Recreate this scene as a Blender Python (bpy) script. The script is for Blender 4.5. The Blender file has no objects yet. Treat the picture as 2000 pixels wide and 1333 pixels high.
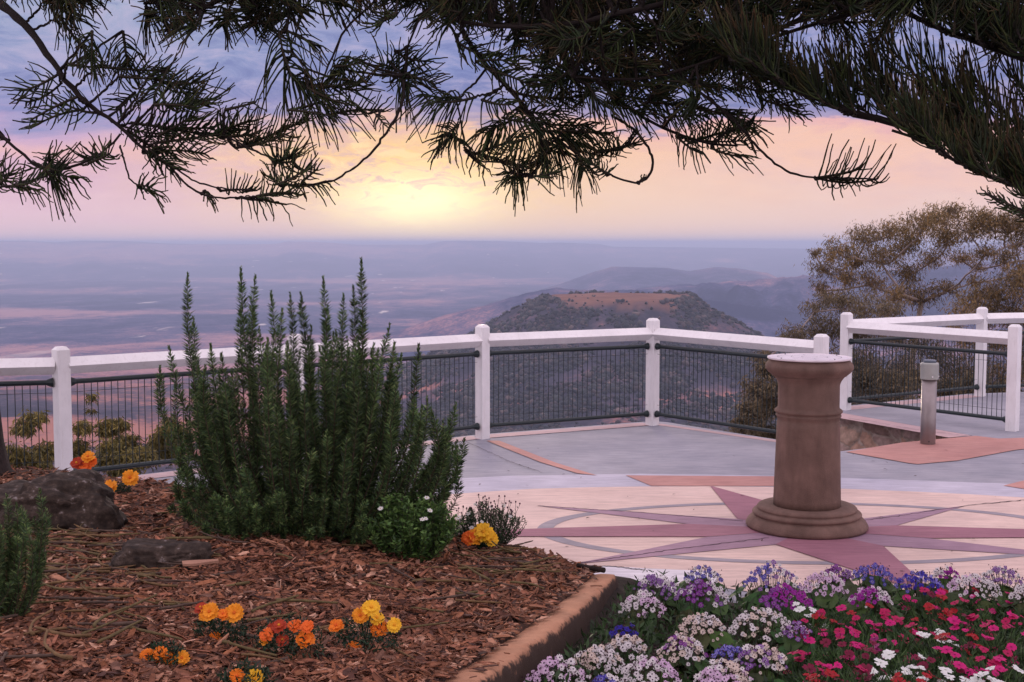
import bpy, bmesh, math, random
import numpy as np
from mathutils import Vector, noise as mnoise
R = math.radians
random.seed(7); rng = np.random.default_rng(7)
scene = bpy.context.scene
COL = scene.collection

# ------------------------------------------------------------------ camera
F = 2500.0; CAMZ = 2.0; EYE = 476.0; PITCH = math.atan((666.5-EYE)/F)
cam_d = bpy.data.cameras.new('camera'); cam = bpy.data.objects.new('camera', cam_d); COL.objects.link(cam)
cam_d.sensor_width = 36; cam_d.lens = 36*F/2000; cam_d.clip_start = .05; cam_d.clip_end = 250000
cam.location = (0, 0, CAMZ); cam.rotation_euler = (math.pi/2-PITCH, 0, 0)
scene.camera = cam
# ------------------------------------------------------------------ exposure
scene.view_settings.view_transform = 'Standard'; scene.view_settings.look = 'None'
scene.view_settings.exposure = 0.0; scene.view_settings.gamma = 1
scene.cycles.max_bounces = 6; scene.cycles.diffuse_bounces = 3; scene.cycles.transparent_max_bounces = 8
# ------------------------------------------------------------------ sun (behind cloud, low over the plain)
sun_d = bpy.data.lights.new('sun', 'SUN'); sun_d.energy = 1.1; sun_d.angle = R(10); sun_d.color = (1.0, .80, .62)
sun = bpy.data.objects.new('sun', sun_d); COL.objects.link(sun)
SAZ, SEL = R(-4.6), R(4.0)
sdir = Vector((math.sin(SAZ)*math.cos(SEL), math.cos(SAZ)*math.cos(SEL), math.sin(SEL)))
sun.rotation_euler = sdir.to_track_quat('Z', 'Y').to_euler()

def lin(r, g, b):
    f = lambda c: ((c/255+.055)/1.055)**2.4 if c > 10 else c/255/12.92
    return (f(r), f(g), f(b), 1)
# ------------------------------------------------------------------ world
W = bpy.data.worlds.new('World'); scene.world = W; W.use_nodes = True
nt = W.node_tree; nt.nodes.clear()
def N(t, tree=None, **kw):
    n = (tree or nt).nodes.new(t)
    for k, v in kw.items(): setattr(n, k, v)
    return n
def _tr(tree, *a):
    if tree: return tree
    for v in a:
        if v is not None and not isinstance(v, (int, float, tuple)): return v.node.id_data
    return nt
def M(op, a, b=None, c=None, clamp=False, tree=None):
    tr = _tr(tree, a, b, c)
    n = tr.nodes.new('ShaderNodeMath'); n.operation = op; n.use_clamp = clamp
    for i, v in enumerate((a, b, c)):
        if v is None: continue
        if isinstance(v, (int, float)): n.inputs[i].default_value = v
        else: tr.links.new(v, n.inputs[i])
    return n.outputs[0]
def MIX(fac, a, b, blend='MIX', tree=None):
    tr = _tr(tree, fac, a, b)
    n = tr.nodes.new('ShaderNodeMix'); n.data_type = 'RGBA'; n.blend_type = blend
    for s, v in ((n.inputs[0], fac), (n.inputs[6], a), (n.inputs[7], b)):
        if isinstance(v, (int, float)): s.default_value = v
        elif isinstance(v, tuple): s.default_value = v if len(v) == 4 else (*v, 1)
        else: tr.links.new(v, s)
    return n.outputs[2]
def RAMP(fac, stops, tree=None, interp='LINEAR'):
    tr = _tr(tree, fac)
    n = tr.nodes.new('ShaderNodeValToRGB'); n.color_ramp.interpolation = interp
    el = n.color_ramp.elements
    while len(el) < len(stops): el.new(.5)
    for e, (p, c) in zip(el, stops): e.position = p; e.color = c if len(c) == 4 else (*c, 1)
    tr.links.new(fac, n.inputs[0]); return n.outputs[0]
tc = N('ShaderNodeTexCoord'); sep = N('ShaderNodeSeparateXYZ'); nt.links.new(tc.outputs['Generated'], sep.inputs[0])
elv = M('MULTIPLY', M('ARCSINE', sep.outputs[2]), 57.2958)
azm = M('MULTIPLY', M('ARCTAN2', sep.outputs[0], sep.outputs[1]), 57.2958)
comb = N('ShaderNodeCombineXYZ'); nt.links.new(M('MULTIPLY', azm, .17), comb.inputs[0]); nt.links.new(M('MULTIPLY', elv, .55), comb.inputs[1])
def NOISE(vec, scale, detail=5, rough=.55, tree=None, dist=0.0):
    n = (tree or nt).nodes.new('ShaderNodeTexNoise'); n.inputs['Scale'].default_value = scale
    n.inputs['Detail'].default_value = detail; n.inputs['Roughness'].default_value = rough
    n.inputs['Distortion'].default_value = dist
    if vec is not None: (tree or nt).links.new(vec, n.inputs['Vector'])
    return n.outputs['Fac']
n1 = NOISE(comb.outputs[0], 1.3, 7, .6, dist=.4)
n2 = NOISE(comb.outputs[0], 3.1, 8, .62, dist=.6)
comb2 = N('ShaderNodeCombineXYZ'); nt.links.new(M('MULTIPLY', azm, .05), comb2.inputs[0]); nt.links.new(M('MULTIPLY', elv, .6), comb2.inputs[1]); comb2.inputs[2].default_value = 7
n3 = NOISE(comb2.outputs[0], 1.6, 5, .55)
ew = M('ADD', elv, M('ADD', M('MULTIPLY', M('SUBTRACT', n1, .5), 3.2), M('MULTIPLY', M('SUBTRACT', n3, .5), 2.0)))
t = M('DIVIDE', ew, 12, clamp=True)
rampL = RAMP(t, [(0, lin(240,205,210)), (.12, lin(238,200,214)), (.25, lin(225,184,208)), (.31, lin(240,190,195)), (.40, lin(205,172,208)), (.47, lin(150,150,198)), (.66, lin(152,160,200)), (.9, lin(170,178,206))])
rampR = RAMP(t, [(0, lin(248,214,206)), (.13, lin(248,210,200)), (.26, lin(250,204,190)), (.37, lin(252,202,180)), (.425, lin(238,182,184)), (.445, lin(165,150,190)), (.52, lin(128,134,184)), (.66, lin(138,148,198)), (.9, lin(150,152,196))])
azf = M('DIVIDE', M('ADD', azm, 16), 14, clamp=True)
sky = MIX(azf, rampL, rampR)
# soft wisps of lighter and darker cloud
wis = RAMP(n2, [(.35, (0, 0, 0)), (.7, (1, 1, 1))])
hi = M('DIVIDE', M('SUBTRACT', elv, 4.5), 2, clamp=True)
puf = NOISE(comb.outputs[0], 1.9, 9, .66, dist=1.1)
sky = MIX(M('MULTIPLY', RAMP(puf, [(.46, (0, 0, 0)), (.62, (1, 1, 1))]), M('MULTIPLY', hi, .55)), sky, lin(198,186,216))
sky = MIX(M('MULTIPLY', RAMP(puf, [(.36, (1, 1, 1)), (.46, (0, 0, 0))]), M('MULTIPLY', hi, .50)), sky, lin(112,122,176))
midf = M('MULTIPLY', M('SUBTRACT', 1, M('ABSOLUTE', M('DIVIDE', M('SUBTRACT', elv, 3.2), 2.2)), clamp=True), wis)
sky = MIX(M('MULTIPLY', midf, .30), sky, lin(205,170,196))
# glow of the hidden sun
def gauss(a0, e0, sa, se):
    q = M('ADD', M('POWER', M('DIVIDE', M('SUBTRACT', azm, a0), sa), 2), M('POWER', M('DIVIDE', M('SUBTRACT', elv, e0), se), 2))
    return M('EXPONENT', M('MULTIPLY', q, -1))
under = M('SUBTRACT', 1, M('DIVIDE', M('SUBTRACT', ew, 5.1), .5), clamp=True)
g1 = M('MULTIPLY', gauss(-4.4, 1.9, 3.3, 1.25), M('ADD', .72, M('MULTIPLY', n2, .6)))
g2 = M('MULTIPLY', M('MULTIPLY', gauss(-4.5, 3.6, 8.0, 2.3), under), M('ADD', .35, M('MULTIPLY', wis, .75)))
g3 = M('MULTIPLY', gauss(-1.0, 2.0, 13, 2.4), .50)
sky = MIX(g3, sky, (1.05, .76, .50, 1))
sky = MIX(M('MINIMUM', g2, .92), sky, (1.10, .70, .27, 1))
sky = MIX(g1, sky, (1.5, 1.28, .74, 1))
n4 = NOISE(comb.outputs[0], 4.2, 8, .64, dist=.8)
brk = M('MULTIPLY', RAMP(n4, [(.50, (0, 0, 0)), (.60, (1, 1, 1))]), gauss(-6.0, 3.2, 6.0, 1.5))
sky = MIX(M('MULTIPLY', brk, .62), sky, lin(222,182,196))
hot = M('MULTIPLY', RAMP(n4, [(.38, (1, 1, 1)), (.48, (0, 0, 0))]), gauss(-6.5, 3.8, 6.5, 1.5))
sky = MIX(M('MULTIPLY', hot, .7), sky, (1.15, .86, .46, 1))
# zenith and the sky behind the camera: bright, thin lavender overcast over the physical sky
sk = N('ShaderNodeTexSky', sky_type='NISHITA'); sk.sun_disc = False; sk.sun_elevation = SEL; sk.sun_rotation = SAZ
skm = N('ShaderNodeVectorMath', operation='SCALE'); nt.links.new(sk.outputs[0], skm.inputs[0]); skm.inputs['Scale'].default_value = .12
zen = MIX(.88, skm.outputs[0], (1.42, 1.20, 1.40, 1))
up = M('DIVIDE', M('SUBTRACT', elv, 12), 22, clamp=True)
back = M('DIVIDE', M('SUBTRACT', M('ABSOLUTE', azm), 40), 60, clamp=True)
sky = MIX(M('MAXIMUM', up, back), sky, zen)
low = M('DIVIDE', M('ADD', elv, 6), 5.5, clamp=True)
sky = MIX(low, (.10, .08, .10, 1), sky)
bg = N('ShaderNodeBackground'); nt.links.new(sky, bg.inputs[0]); bg.inputs[1].default_value = 1.0
wo = N('ShaderNodeOutputWorld'); nt.links.new(bg.outputs[0], wo.inputs[0])

# ------------------------------------------------------------------ pixel helpers (photo pixels, 2000 x 1333)
cp, sp_ = math.cos(PITCH), math.sin(PITCH)
def ray(px, py):
    a, b = (px-1000)/F, -(py-666.5)/F
    return np.array((a, cp+b*sp_, b*cp-sp_))
def atz(px, py, z=0.0):
    r = ray(px, py); k = (z-CAMZ)/r[2]; return np.array((r[0]*k, r[1]*k, z))
def atD(px, py, D):
    r = ray(px, py); k = D/r[1]; return np.array((r[0]*k, D, CAMZ+r[2]*k))
def bedz(x, y): return 1.323-.1044*y-.13*np.maximum(0, x+1.0)
def soilz(x, y): return 1.0-.1094*y+0*x
def cv(x, y):
    """survey point measured against a level line at row 462 -> the final level line"""
    k = (F*CAMZ/y)/(F*CAMZ/y-(EYE-462)); return (x*k, y*k)
def atbed(px, py, fn=bedz):
    r = ray(px, py); k = 5.0
    for _ in range(40): k = .5*k+.5*(fn(r[0]*k, r[1]*k)-CAMZ)/r[2]
    return np.array((r[0]*k, r[1]*k, CAMZ+r[2]*k))

# ------------------------------------------------------------------ mesh helpers
ORG = {}
def tag(o, label=None, cat=None, group=None, kind=None):
    if label: o['label'] = label
    if cat: o['category'] = cat
    if group: o['group'] = group
    if kind: o['kind'] = kind
    return o
def thing(name, label, cat, loc, group=None):
    o = bpy.data.objects.new(name, None); COL.objects.link(o); o.location = tuple(loc); o.empty_display_size = .1
    ORG[o.name] = np.array(loc, float); return tag(o, label, cat, group)
def arr(name, V, Fc, mat, parent=None, col=None, smooth=False, loc=None, mi=None):
    V = np.asarray(V, float).reshape(-1, 3)
    org = ORG.get(parent.name, np.zeros(3)) if parent else (np.array(loc, float) if loc is not None else np.zeros(3))
    me = bpy.data.meshes.new(name)
    if isinstance(Fc, np.ndarray):
        Fc = Fc.reshape(-1, Fc.shape[-1]); m, k = Fc.shape
        me.vertices.add(len(V)); me.vertices.foreach_set('co', (V-org).astype(np.float32).ravel())
        me.loops.add(m*k); me.loops.foreach_set('vertex_index', Fc.astype(np.int32).ravel())
        me.polygons.add(m); me.polygons.foreach_set('loop_start', np.arange(0, m*k, k, dtype=np.int32))
        me.update(calc_edges=True); me.validate()
    else:
        me.from_pydata((V-org).tolist(), [], Fc)
    if col is not None:
        col = np.asarray(col, float); a = me.color_attributes.new('Col', 'FLOAT_COLOR', 'POINT')
        c4 = np.ones((len(V), 4), np.float32); c4[:, :3] = col; a.data.foreach_set('color', c4.ravel())
    for m_ in (mat if isinstance(mat, (list, tuple)) else [mat]): me.materials.append(m_)
    if mi is not None: me.polygons.foreach_set('material_index', np.asarray(mi, np.int32))
    if smooth: me.polygons.foreach_set('use_smooth', np.ones(len(me.polygons), bool))
    o = bpy.data.objects.new(name, me); COL.objects.link(o)
    if parent: o.parent = parent; ORG[o.name] = org.copy()
    elif loc is not None: o.location = tuple(loc); ORG[o.name] = org.copy()
    return o
class MB:
    def __init__(s): s.V = []; s.F = []; s.C = []; s.n = 0
    def add(s, V, Fs, c=(.5, .5, .5)):
        V = np.asarray(V, float).reshape(-1, 3); s.V.append(V)
        s.F += [tuple(int(i)+s.n for i in f) for f in Fs]
        s.C.append(np.broadcast_to(np.asarray(c, float), (len(V), 3))); s.n += len(V)
    def box(s, c, size, rz=0, col=(.5,)*3):
        x, y, z = np.array(size)/2
        v = np.array([(i*x, j*y, k*z) for k in (-1, 1) for j in (-1, 1) for i in (-1, 1)])
        cr, sr = math.cos(rz), math.sin(rz); v = v@np.array([[cr, sr, 0], [-sr, cr, 0], [0, 0, 1]])+np.array(c)
        s.add(v, [(0, 2, 3, 1), (4, 5, 7, 6), (0, 1, 5, 4), (2, 6, 7, 3), (0, 4, 6, 2), (1, 3, 7, 5)], col)
    def tube(s, pts, rad, n=8, col=(.5,)*3, phase=0.0, cap=True):
        P = np.asarray(pts, float); k = len(P); rad = np.broadcast_to(np.asarray(rad, float), (k,))
        T = np.gradient(P, axis=0); T /= np.linalg.norm(T, axis=1)[:, None]+1e-9
        up = np.array((0, 0, 1.)) if abs(T[:, 2]).mean() < .8 else np.array((0, 1., 0))
        A = np.cross(T, up); A /= np.linalg.norm(A, axis=1)[:, None]+1e-9; B = np.cross(A, T)
        th = np.arange(n)*2*math.pi/n+phase
        v = P[:, None]+rad[:, None, None]*(np.cos(th)[None, :, None]*A[:, None]+np.sin(th)[None, :, None]*B[:, None])
        f = [(i*n+j, i*n+(j+1) % n, (i+1)*n+(j+1) % n, (i+1)*n+j) for i in range(k-1) for j in range(n)]
        if cap: f += [tuple(range(n))[::-1], tuple((k-1)*n+j for j in range(n))]
        s.add(v, f, col)
    def lathe(s, prof, c, n=64, col=(.5,)*3):
        v = [(r*math.cos(2*math.pi*j/n), r*math.sin(2*math.pi*j/n), z) for r, z in prof for j in range(n)]
        k = len(prof); f = [(i*n+j, i*n+(j+1) % n, (i+1)*n+(j+1) % n, (i+1)*n+j) for i in range(k-1) for j in range(n)]
        f += [tuple(range(n))[::-1], tuple((k-1)*n+j for j in range(n))]
        s.add(np.array(v)+np.array(c), f, col)
    def build(s, name, mat, parent=None, smooth=False, loc=None, usecol=False):
        return arr(name, np.concatenate(s.V), s.F, mat, parent, np.concatenate(s.C) if usecol else None, smooth, loc)
def tubes(P, rad, n=3):
    """P (K,S,3), rad (K,S) -> verts, quads"""
    K, S, _ = P.shape
    T = np.gradient(P, axis=1); T /= np.linalg.norm(T, axis=2)[..., None]+1e-9
    ref = rng.normal(size=(K, 1, 3)); A = np.cross(T, ref); A /= np.linalg.norm(A, axis=2)[..., None]+1e-9; B = np.cross(T, A)
    th = np.arange(n)*2*math.pi/n
    V = P[:, :, None]+rad[:, :, None, None]*(np.cos(th)[None, None, :, None]*A[:, :, None]+np.sin(th)[None, None, :, None]*B[:, :, None])
    k, i, j = np.meshgrid(np.arange(K), np.arange(S-1), np.arange(n), indexing='ij')
    b = k*S*n; q = np.stack([b+i*n+j, b+i*n+(j+1) % n, b+(i+1)*n+(j+1) % n, b+(i+1)*n+j], -1).reshape(-1, 4)
    return V.reshape(-1, 3), q
def leaves(B, Dr, Nn, L, Wd, bend=0.0):
    """diamond leaves. B,Dr,Nn (N,3); L,Wd (N,)"""
    Dr = Dr/(np.linalg.norm(Dr, axis=1)[:, None]+1e-9); S = np.cross(Dr, Nn); S /= np.linalg.norm(S, axis=1)[:, None]+1e-9
    Nn = np.cross(S, Dr); L = L[:, None]; Wd = Wd[:, None]
    m = B+Dr*L*.45
    V = np.stack([B, m-S*Wd/2+Nn*bend*L, B+Dr*L, m+S*Wd/2+Nn*bend*L], 1).reshape(-1, 3)
    return V, np.arange(len(B)*4).reshape(-1, 4)
def unit(n): v = rng.normal(size=(n, 3)); return v/np.linalg.norm(v, axis=1)[:, None]
class Bag:
    def __init__(s): s.V = []; s.F = []; s.C = []; s.n = 0
    def add(s, V, Fq, C):
        s.V.append(V); s.F.append(Fq+s.n); s.C.append(np.broadcast_to(C, V.shape)); s.n += len(V)
    def build(s, name, mat, parent=None, smooth=False, loc=None):
        return arr(name, np.concatenate(s.V), np.concatenate(s.F), mat, parent, np.concatenate(s.C), smooth, loc)
# value noise
_perm = rng.random((256, 256))
def vnoise(x, y):
    xi = np.floor(x).astype(int); yi = np.floor(y).astype(int); fx = x-xi; fy = y-yi
    fx = fx*fx*(3-2*fx); fy = fy*fy*(3-2*fy); g = lambda a, b: _perm[a % 256, b % 256]
    return (g(xi, yi)*(1-fx)+g(xi+1, yi)*fx)*(1-fy)+(g(xi, yi+1)*(1-fx)+g(xi+1, yi+1)*fx)*fy
def fbm(x, y, o=5):
    s = 0; a = .5
    for i in range(o): s = s+a*(vnoise(x*2**i+17*i, y*2**i+31*i)-.5); a *= .5
    return s*2

# ------------------------------------------------------------------ materials
def mat(name, col, rough=.8, var=.15, scale=6.0, bump=0.0, bscale=40.0, metal=0.0, attr=False, transl=0.0, stops=None, coord='Object', detail=6, spec=.3):
    m = bpy.data.materials.new(name); m.use_nodes = True; tr = m.node_tree; ns = tr.nodes
    p = ns['Principled BSDF']; p.inputs['Roughness'].default_value = rough; p.inputs['Metallic'].default_value = metal
    p.inputs['Specular IOR Level'].default_value = spec
    tcn = ns.new('ShaderNodeTexCoord'); v = tcn.outputs[coord]
    f = NOISE(v, scale, detail, .6, tree=tr)
    if stops: c = RAMP(f, stops, tree=tr)
    else:
        if attr:
            at = ns.new('ShaderNodeAttribute'); at.attribute_name = 'Col'; base = at.outputs['Color']
        else: base = (*col, 1)
        k = RAMP(f, [(.3, (1-var,)*3), (.7, (1+var,)*3)], tree=tr)
        c = MIX(1.0, base, k, 'MULTIPLY', tree=tr)
    tr.links.new(c, p.inputs['Base Color'])
    if bump:
        b = ns.new('ShaderNodeBump'); b.inputs['Strength'].default_value = bump; b.inputs['Distance'].default_value = .01
        tr.links.new(NOISE(v, bscale, 8, .65, tree=tr), b.inputs['Height']); tr.links.new(b.outputs[0], p.inputs['Normal'])
    if transl:
        tl = ns.new('ShaderNodeBsdfTranslucent'); tr.links.new(c, tl.inputs[0])
        mx = ns.new('ShaderNodeMixShader'); mx.inputs[0].default_value = transl
        tr.links.new(p.outputs[0], mx.inputs[1]); tr.links.new(tl.outputs[0], mx.inputs[2])
        tr.links.new(mx.outputs[0], ns['Material Output'].inputs[0])
    return m
white = mat('white_paint', (.82, .80, .80), .45, .06, 5, .12, 30)
def weather(m, amt=.35):
    tr = m.node_tree; ns = tr.nodes; p = ns['Principled BSDF']; l = p.inputs['Base Color'].links[0].from_socket
    tcn = ns.new('ShaderNodeTexCoord'); mp = ns.new('ShaderNodeMapping'); mp.inputs['Scale'].default_value = (14, 14, 3)
    tr.links.new(tcn.outputs['Object'], mp.inputs[0])
    f = RAMP(NOISE(mp.outputs[0], 2.2, 9, .7, tree=tr), [(.52, (0, 0, 0)), (.8, (amt,)*3)], tree=tr)
    tr.links.new(MIX(f, l, (.42, .38, .34, 1), tree=tr), p.inputs['Base Color'])
weather(white)
dark = mat('dark_green_steel', (.012, .022, .024), .45, .2, 20, .1, 60, spec=.4)
steel = mat('brushed_steel', (.28, .245, .24), .38, .12, 8, metal=.75)
capm = mat('grey_green_cap', (.36, .37, .34), .45, .1, 9, .05, 60, metal=.3)
lens = mat('dark_lens', (.10, .12, .15), .25, .1, 9)
stone = mat('sandstone', (.19, .118, .093), .9, .3, 5, .5, 120)
def stains(m, z0, z1):
    tr = m.node_tree; ns = tr.nodes; p = ns['Principled BSDF']; l = p.inputs['Base Color'].links[0].from_socket
    tcn = ns.new('ShaderNodeTexCoord'); mp = ns.new('ShaderNodeMapping'); mp.inputs['Scale'].default_value = (7, 7, 1.6)
    tr.links.new(tcn.outputs['Object'], mp.inputs[0])
    f = RAMP(NOISE(mp.outputs[0], 1.7, 9, .65, tree=tr), [(.45, (0, 0, 0)), (.75, (.6,)*3)], tree=tr)
    tr.links.new(MIX(f, l, (.10, .065, .05, 1), tree=tr), p.inputs['Base Color'])
stains(stone, 0, 1)
brass = mat('worn_metal_plate', (.84, .76, .78), .35, .10, 10, .12, 60, metal=.3)
concrete = mat('terracotta_kerb', (.42, .21, .12), .9, .25, 7, .35, 90)
barkm = mat('pine_bark', (.026, .017, .014), .95, .5, 14, 1.0, 40)
twigm = mat('pine_twig', (.018, .012, .010), .9, .3, 20, .4, 80)
needle = mat('pine_foliage', (.03, .05, .02), .7, .25, 30, attr=True, transl=.28)
leafm = mat('leaf', (.05, .08, .03), .6, .2, 30, attr=True, transl=.25)
gumleaf = mat('gum_leaf', (.1, .08, .03), .6, .2, 12, attr=True, transl=.25)
petal = mat('petal', (.5, .1, .1), .6, .08, 60, attr=True, transl=.25)
chipm = mat('bark_chip', (.1, .05, .03), .9, .35, 60, .4, 150, attr=True)
gumbark = mat('gum_bark', (.30, .24, .21), .8, .4, 3, .3, 20)
rockm = mat('basalt_rock', (.05,)*3, .95, .3, 26, 1.0, 45, stops=[(.25, (.010, .007, .006)), (.52, (.042, .029, .022)), (.62, (.075, .053, .041)), (.67, (.20, .17, .16)), (.9, (.30, .27, .25))])
soilm = mat('soil', (.025, .017, .012), 1, .4, 20, .8, 60)
mulchg = mat('mulch_ground', (.07, .036, .024), 1, .6, 30, 1.0, 70)
stonewall = mat('rubble_stone', (.2, .13, .1), .95, .3, 14, .7, 60, attr=True)

# ------------------------------------------------------------------ terrain
LD = np.log(np.array([12, 16, 30, 60, 120, 300, 600, 1000, 1500, 2200, 3000, 5000, 10000, 30000, 60000, 90000.]))
LZ = np.array([-2.4, -3.6, -8, -20, -42, -95, -160, -200, -235, -262, -290, -345, -400, -440, -460, -470.])
MX, MY, MR = 190., 2340., 2.0
def terr(x, y):
    D = np.hypot(x, y)+1e-6; u = 1000+F*x/np.maximum(y, 1)
    z = np.interp(np.log(np.maximum(D, 12)), LD, LZ)
    amp = np.interp(np.log(D), np.log([12, 60, 300, 1500, 5000, 9000, 60000]), [.25, 1.2, 10, 22, 12, 5, 8])
    z = z+amp*fbm(x/(D*.12+6)*1.0, np.log(D)*9, 5)
    def slope_to(zc, d, s):
        return zc-s*d
    # near table-topped hill
    nx = fbm(x/90+5, y/90, 4); ny = fbm(x/260+9, y/260+3, 4)
    dx = (x-MX)/1.0; dy = (y-MY)/1.5
    d = np.hypot(dx, dy)*(1+.10*nx)-136
    rim = np.maximum(0, d)
    h = -95-.60*rim+.0003*rim**2*(rim < 600)+np.where(rim > 0, 24*nx*np.minimum(1, rim/60), 1.6*nx)+10*ny*np.minimum(1, rim/100)
    h += 3.5*fbm(x/45+70, y/60, 4)*(d < 60)+np.where(d < 25, 5*np.exp(-((u-1345)/22)**2)-2.0*np.clip((1130-u)/80, 0, 1.5), 0)
    h = np.where(rim > 600, -1e4, h)
    z = np.maximum(z, h)+0*z
    def ridge(z, D0, w, us, ys, s=.3, a=12):
        zt = CAMZ-(np.interp(u, us, ys)+np.maximum(0, us[0]-u)*.3+np.maximum(0, u-us[-1])*.3-EYE)/F*D0
        r = np.abs(D-D0)
        hh = zt-s*np.sqrt(r*r+w*w)+s*w+a*fbm(u/60+D0, D/(D0*.05), 5)*np.clip((D0-D)/w, 0, 1.5)+a*.25*fbm(u/14+D0, D/900, 3)
        return np.maximum(z, hh)
    z = ridge(z, 4000, 200, [780, 850, 950, 1020, 1085, 1150, 1250, 1400, 1700], [646, 622, 596, 575, 562, 568, 566, 588, 626], .18, 16)
    z = ridge(z, 5200, 300, [1150, 1300, 1380, 1480, 1560, 1640, 1750, 1900, 2100, 2500], [580, 558, 553, 546, 539, 530, 524, 512, 502, 495], .11, 40)
    z = ridge(z, 9500, 400, [1080, 1165, 1195, 1300, 1345, 1400, 1440, 1500, 1560], [560, 530, 521, 523, 530, 521, 524, 533, 560], .06, 16)
    z = ridge(z, 16000, 900, [1650, 1750, 1850, 1950, 2050, 2500], [520, 502, 482, 474, 470, 468], .05, 20)
    z = ridge(z, 26000, 1200, [-400, 0, 60, 110, 160, 250, 330, 420, 540, 560, 625, 700, 830, 865, 905, 980, 1060, 1090, 1170, 1195, 1290, 1400, 1600, 2400],
              [472, 471, 471, 474, 471, 471.5, 476, 477, 477, 472, 473, 478, 478, 471.5, 470.5, 471.5, 475, 474, 477, 482, 483, 484, 486, 484], .05, 14)
    z = np.minimum(z, 62)
    return z
na, nr = 460, 620
ua = np.tan(np.linspace(R(-40), R(40), na)); rr = np.exp(np.linspace(np.log(13.5), np.log(70000), nr))
A, Dg = np.meshgrid(ua, rr, indexing='ij'); TY = Dg/np.sqrt(1+A*A); TX = A*TY
TZ = terr(TX, TY)
i, j = np.meshgrid(np.arange(na-1), np.arange(nr-1), indexing='ij'); q = np.stack([i*nr+j, (i+1)*nr+j, (i+1)*nr+j+1, i*nr+j+1], -1)
# mask colours: r = hill top grass, g = forest weight
dM = np.hypot(TX-MX, (TY-MY)/1.5)-128
cr_ = np.clip(1-(dM+8*fbm(TX/30, TY/30, 4)*7)/22, 0, 1)*(dM < 60)
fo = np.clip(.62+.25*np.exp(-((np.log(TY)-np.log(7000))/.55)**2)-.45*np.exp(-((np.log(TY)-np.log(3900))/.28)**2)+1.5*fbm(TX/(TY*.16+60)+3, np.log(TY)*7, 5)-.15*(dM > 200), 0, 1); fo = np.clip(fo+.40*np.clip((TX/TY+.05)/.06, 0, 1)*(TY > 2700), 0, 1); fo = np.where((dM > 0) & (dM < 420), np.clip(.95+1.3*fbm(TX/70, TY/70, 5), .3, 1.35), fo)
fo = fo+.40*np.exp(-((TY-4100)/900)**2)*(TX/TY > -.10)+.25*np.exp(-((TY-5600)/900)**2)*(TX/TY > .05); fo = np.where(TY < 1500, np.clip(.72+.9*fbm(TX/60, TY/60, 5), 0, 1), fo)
tm = bpy.data.materials.new('terrain'); tm.use_nodes = True; tr = tm.node_tree; p = tr.nodes['Principled BSDF']; p.inputs['Roughness'].default_value = 1; p.inputs['Specular IOR Level'].default_value = 0
at_ = tr.nodes.new('ShaderNodeAttribute'); at_.attribute_name = 'Col'; se = tr.nodes.new('ShaderNodeSeparateColor'); tr.links.new(at_.outputs['Color'], se.inputs[0])
tco = tr.nodes.new('ShaderNodeTexCoord').outputs['Object']
mp = tr.nodes.new('ShaderNodeMapping'); mp.inputs['Scale'].default_value = (.0024, .0008, 0); tr.links.new(tco, mp.inputs[0])
nb = NOISE(mp.outputs[0], 1.0, 9, .68, tree=tr); nm = NOISE(tco, .011, 8, .7, tree=tr); nf = NOISE(tco, .10, 4, .7, tree=tr)
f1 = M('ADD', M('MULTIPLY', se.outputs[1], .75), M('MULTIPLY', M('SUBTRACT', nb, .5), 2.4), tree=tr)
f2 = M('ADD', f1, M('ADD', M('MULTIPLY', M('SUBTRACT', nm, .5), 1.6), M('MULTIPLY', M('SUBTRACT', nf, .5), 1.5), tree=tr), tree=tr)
tcol = RAMP(f2, [(.0, (.40, .24, .25)), (.2, (.27, .17, .21)), (.38, (.15, .125, .19)), (.62, (.070, .082, .155)), (1, (.038, .048, .090))], tree=tr)  # ground stops tinted blue-lavender: part of the distance haze is painted in
mp2 = tr.nodes.new('ShaderNodeMapping'); mp2.inputs['Scale'].default_value = (.006, .0012, 0); tr.links.new(tco, mp2.inputs[0])
nsp = NOISE(mp2.outputs[0], 1.0, 3, .5, tree=tr)
sp = M('MULTIPLY', RAMP(nsp, [(.68, (0, 0, 0)), (.71, (1, 1, 1))], tree=tr), se.outputs[2], tree=tr)
tcol = MIX(sp, tcol, (.65, .58, .52, 1), tree=tr)
gr = RAMP(nm, [(.3, (.15, .075, .055)), (.7, (.27, .145, .105))], tree=tr)
sxy = tr.nodes.new('ShaderNodeSeparateXYZ'); tr.links.new(tco, sxy.inputs[0])
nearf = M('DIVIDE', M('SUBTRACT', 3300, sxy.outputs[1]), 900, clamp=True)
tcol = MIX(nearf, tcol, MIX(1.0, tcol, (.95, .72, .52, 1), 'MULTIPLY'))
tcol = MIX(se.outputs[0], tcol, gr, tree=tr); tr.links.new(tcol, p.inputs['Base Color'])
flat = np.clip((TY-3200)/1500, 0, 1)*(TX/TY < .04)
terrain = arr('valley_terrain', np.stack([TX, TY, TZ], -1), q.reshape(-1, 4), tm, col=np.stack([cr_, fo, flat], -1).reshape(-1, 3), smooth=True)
tag(terrain, kind='structure')
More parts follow.
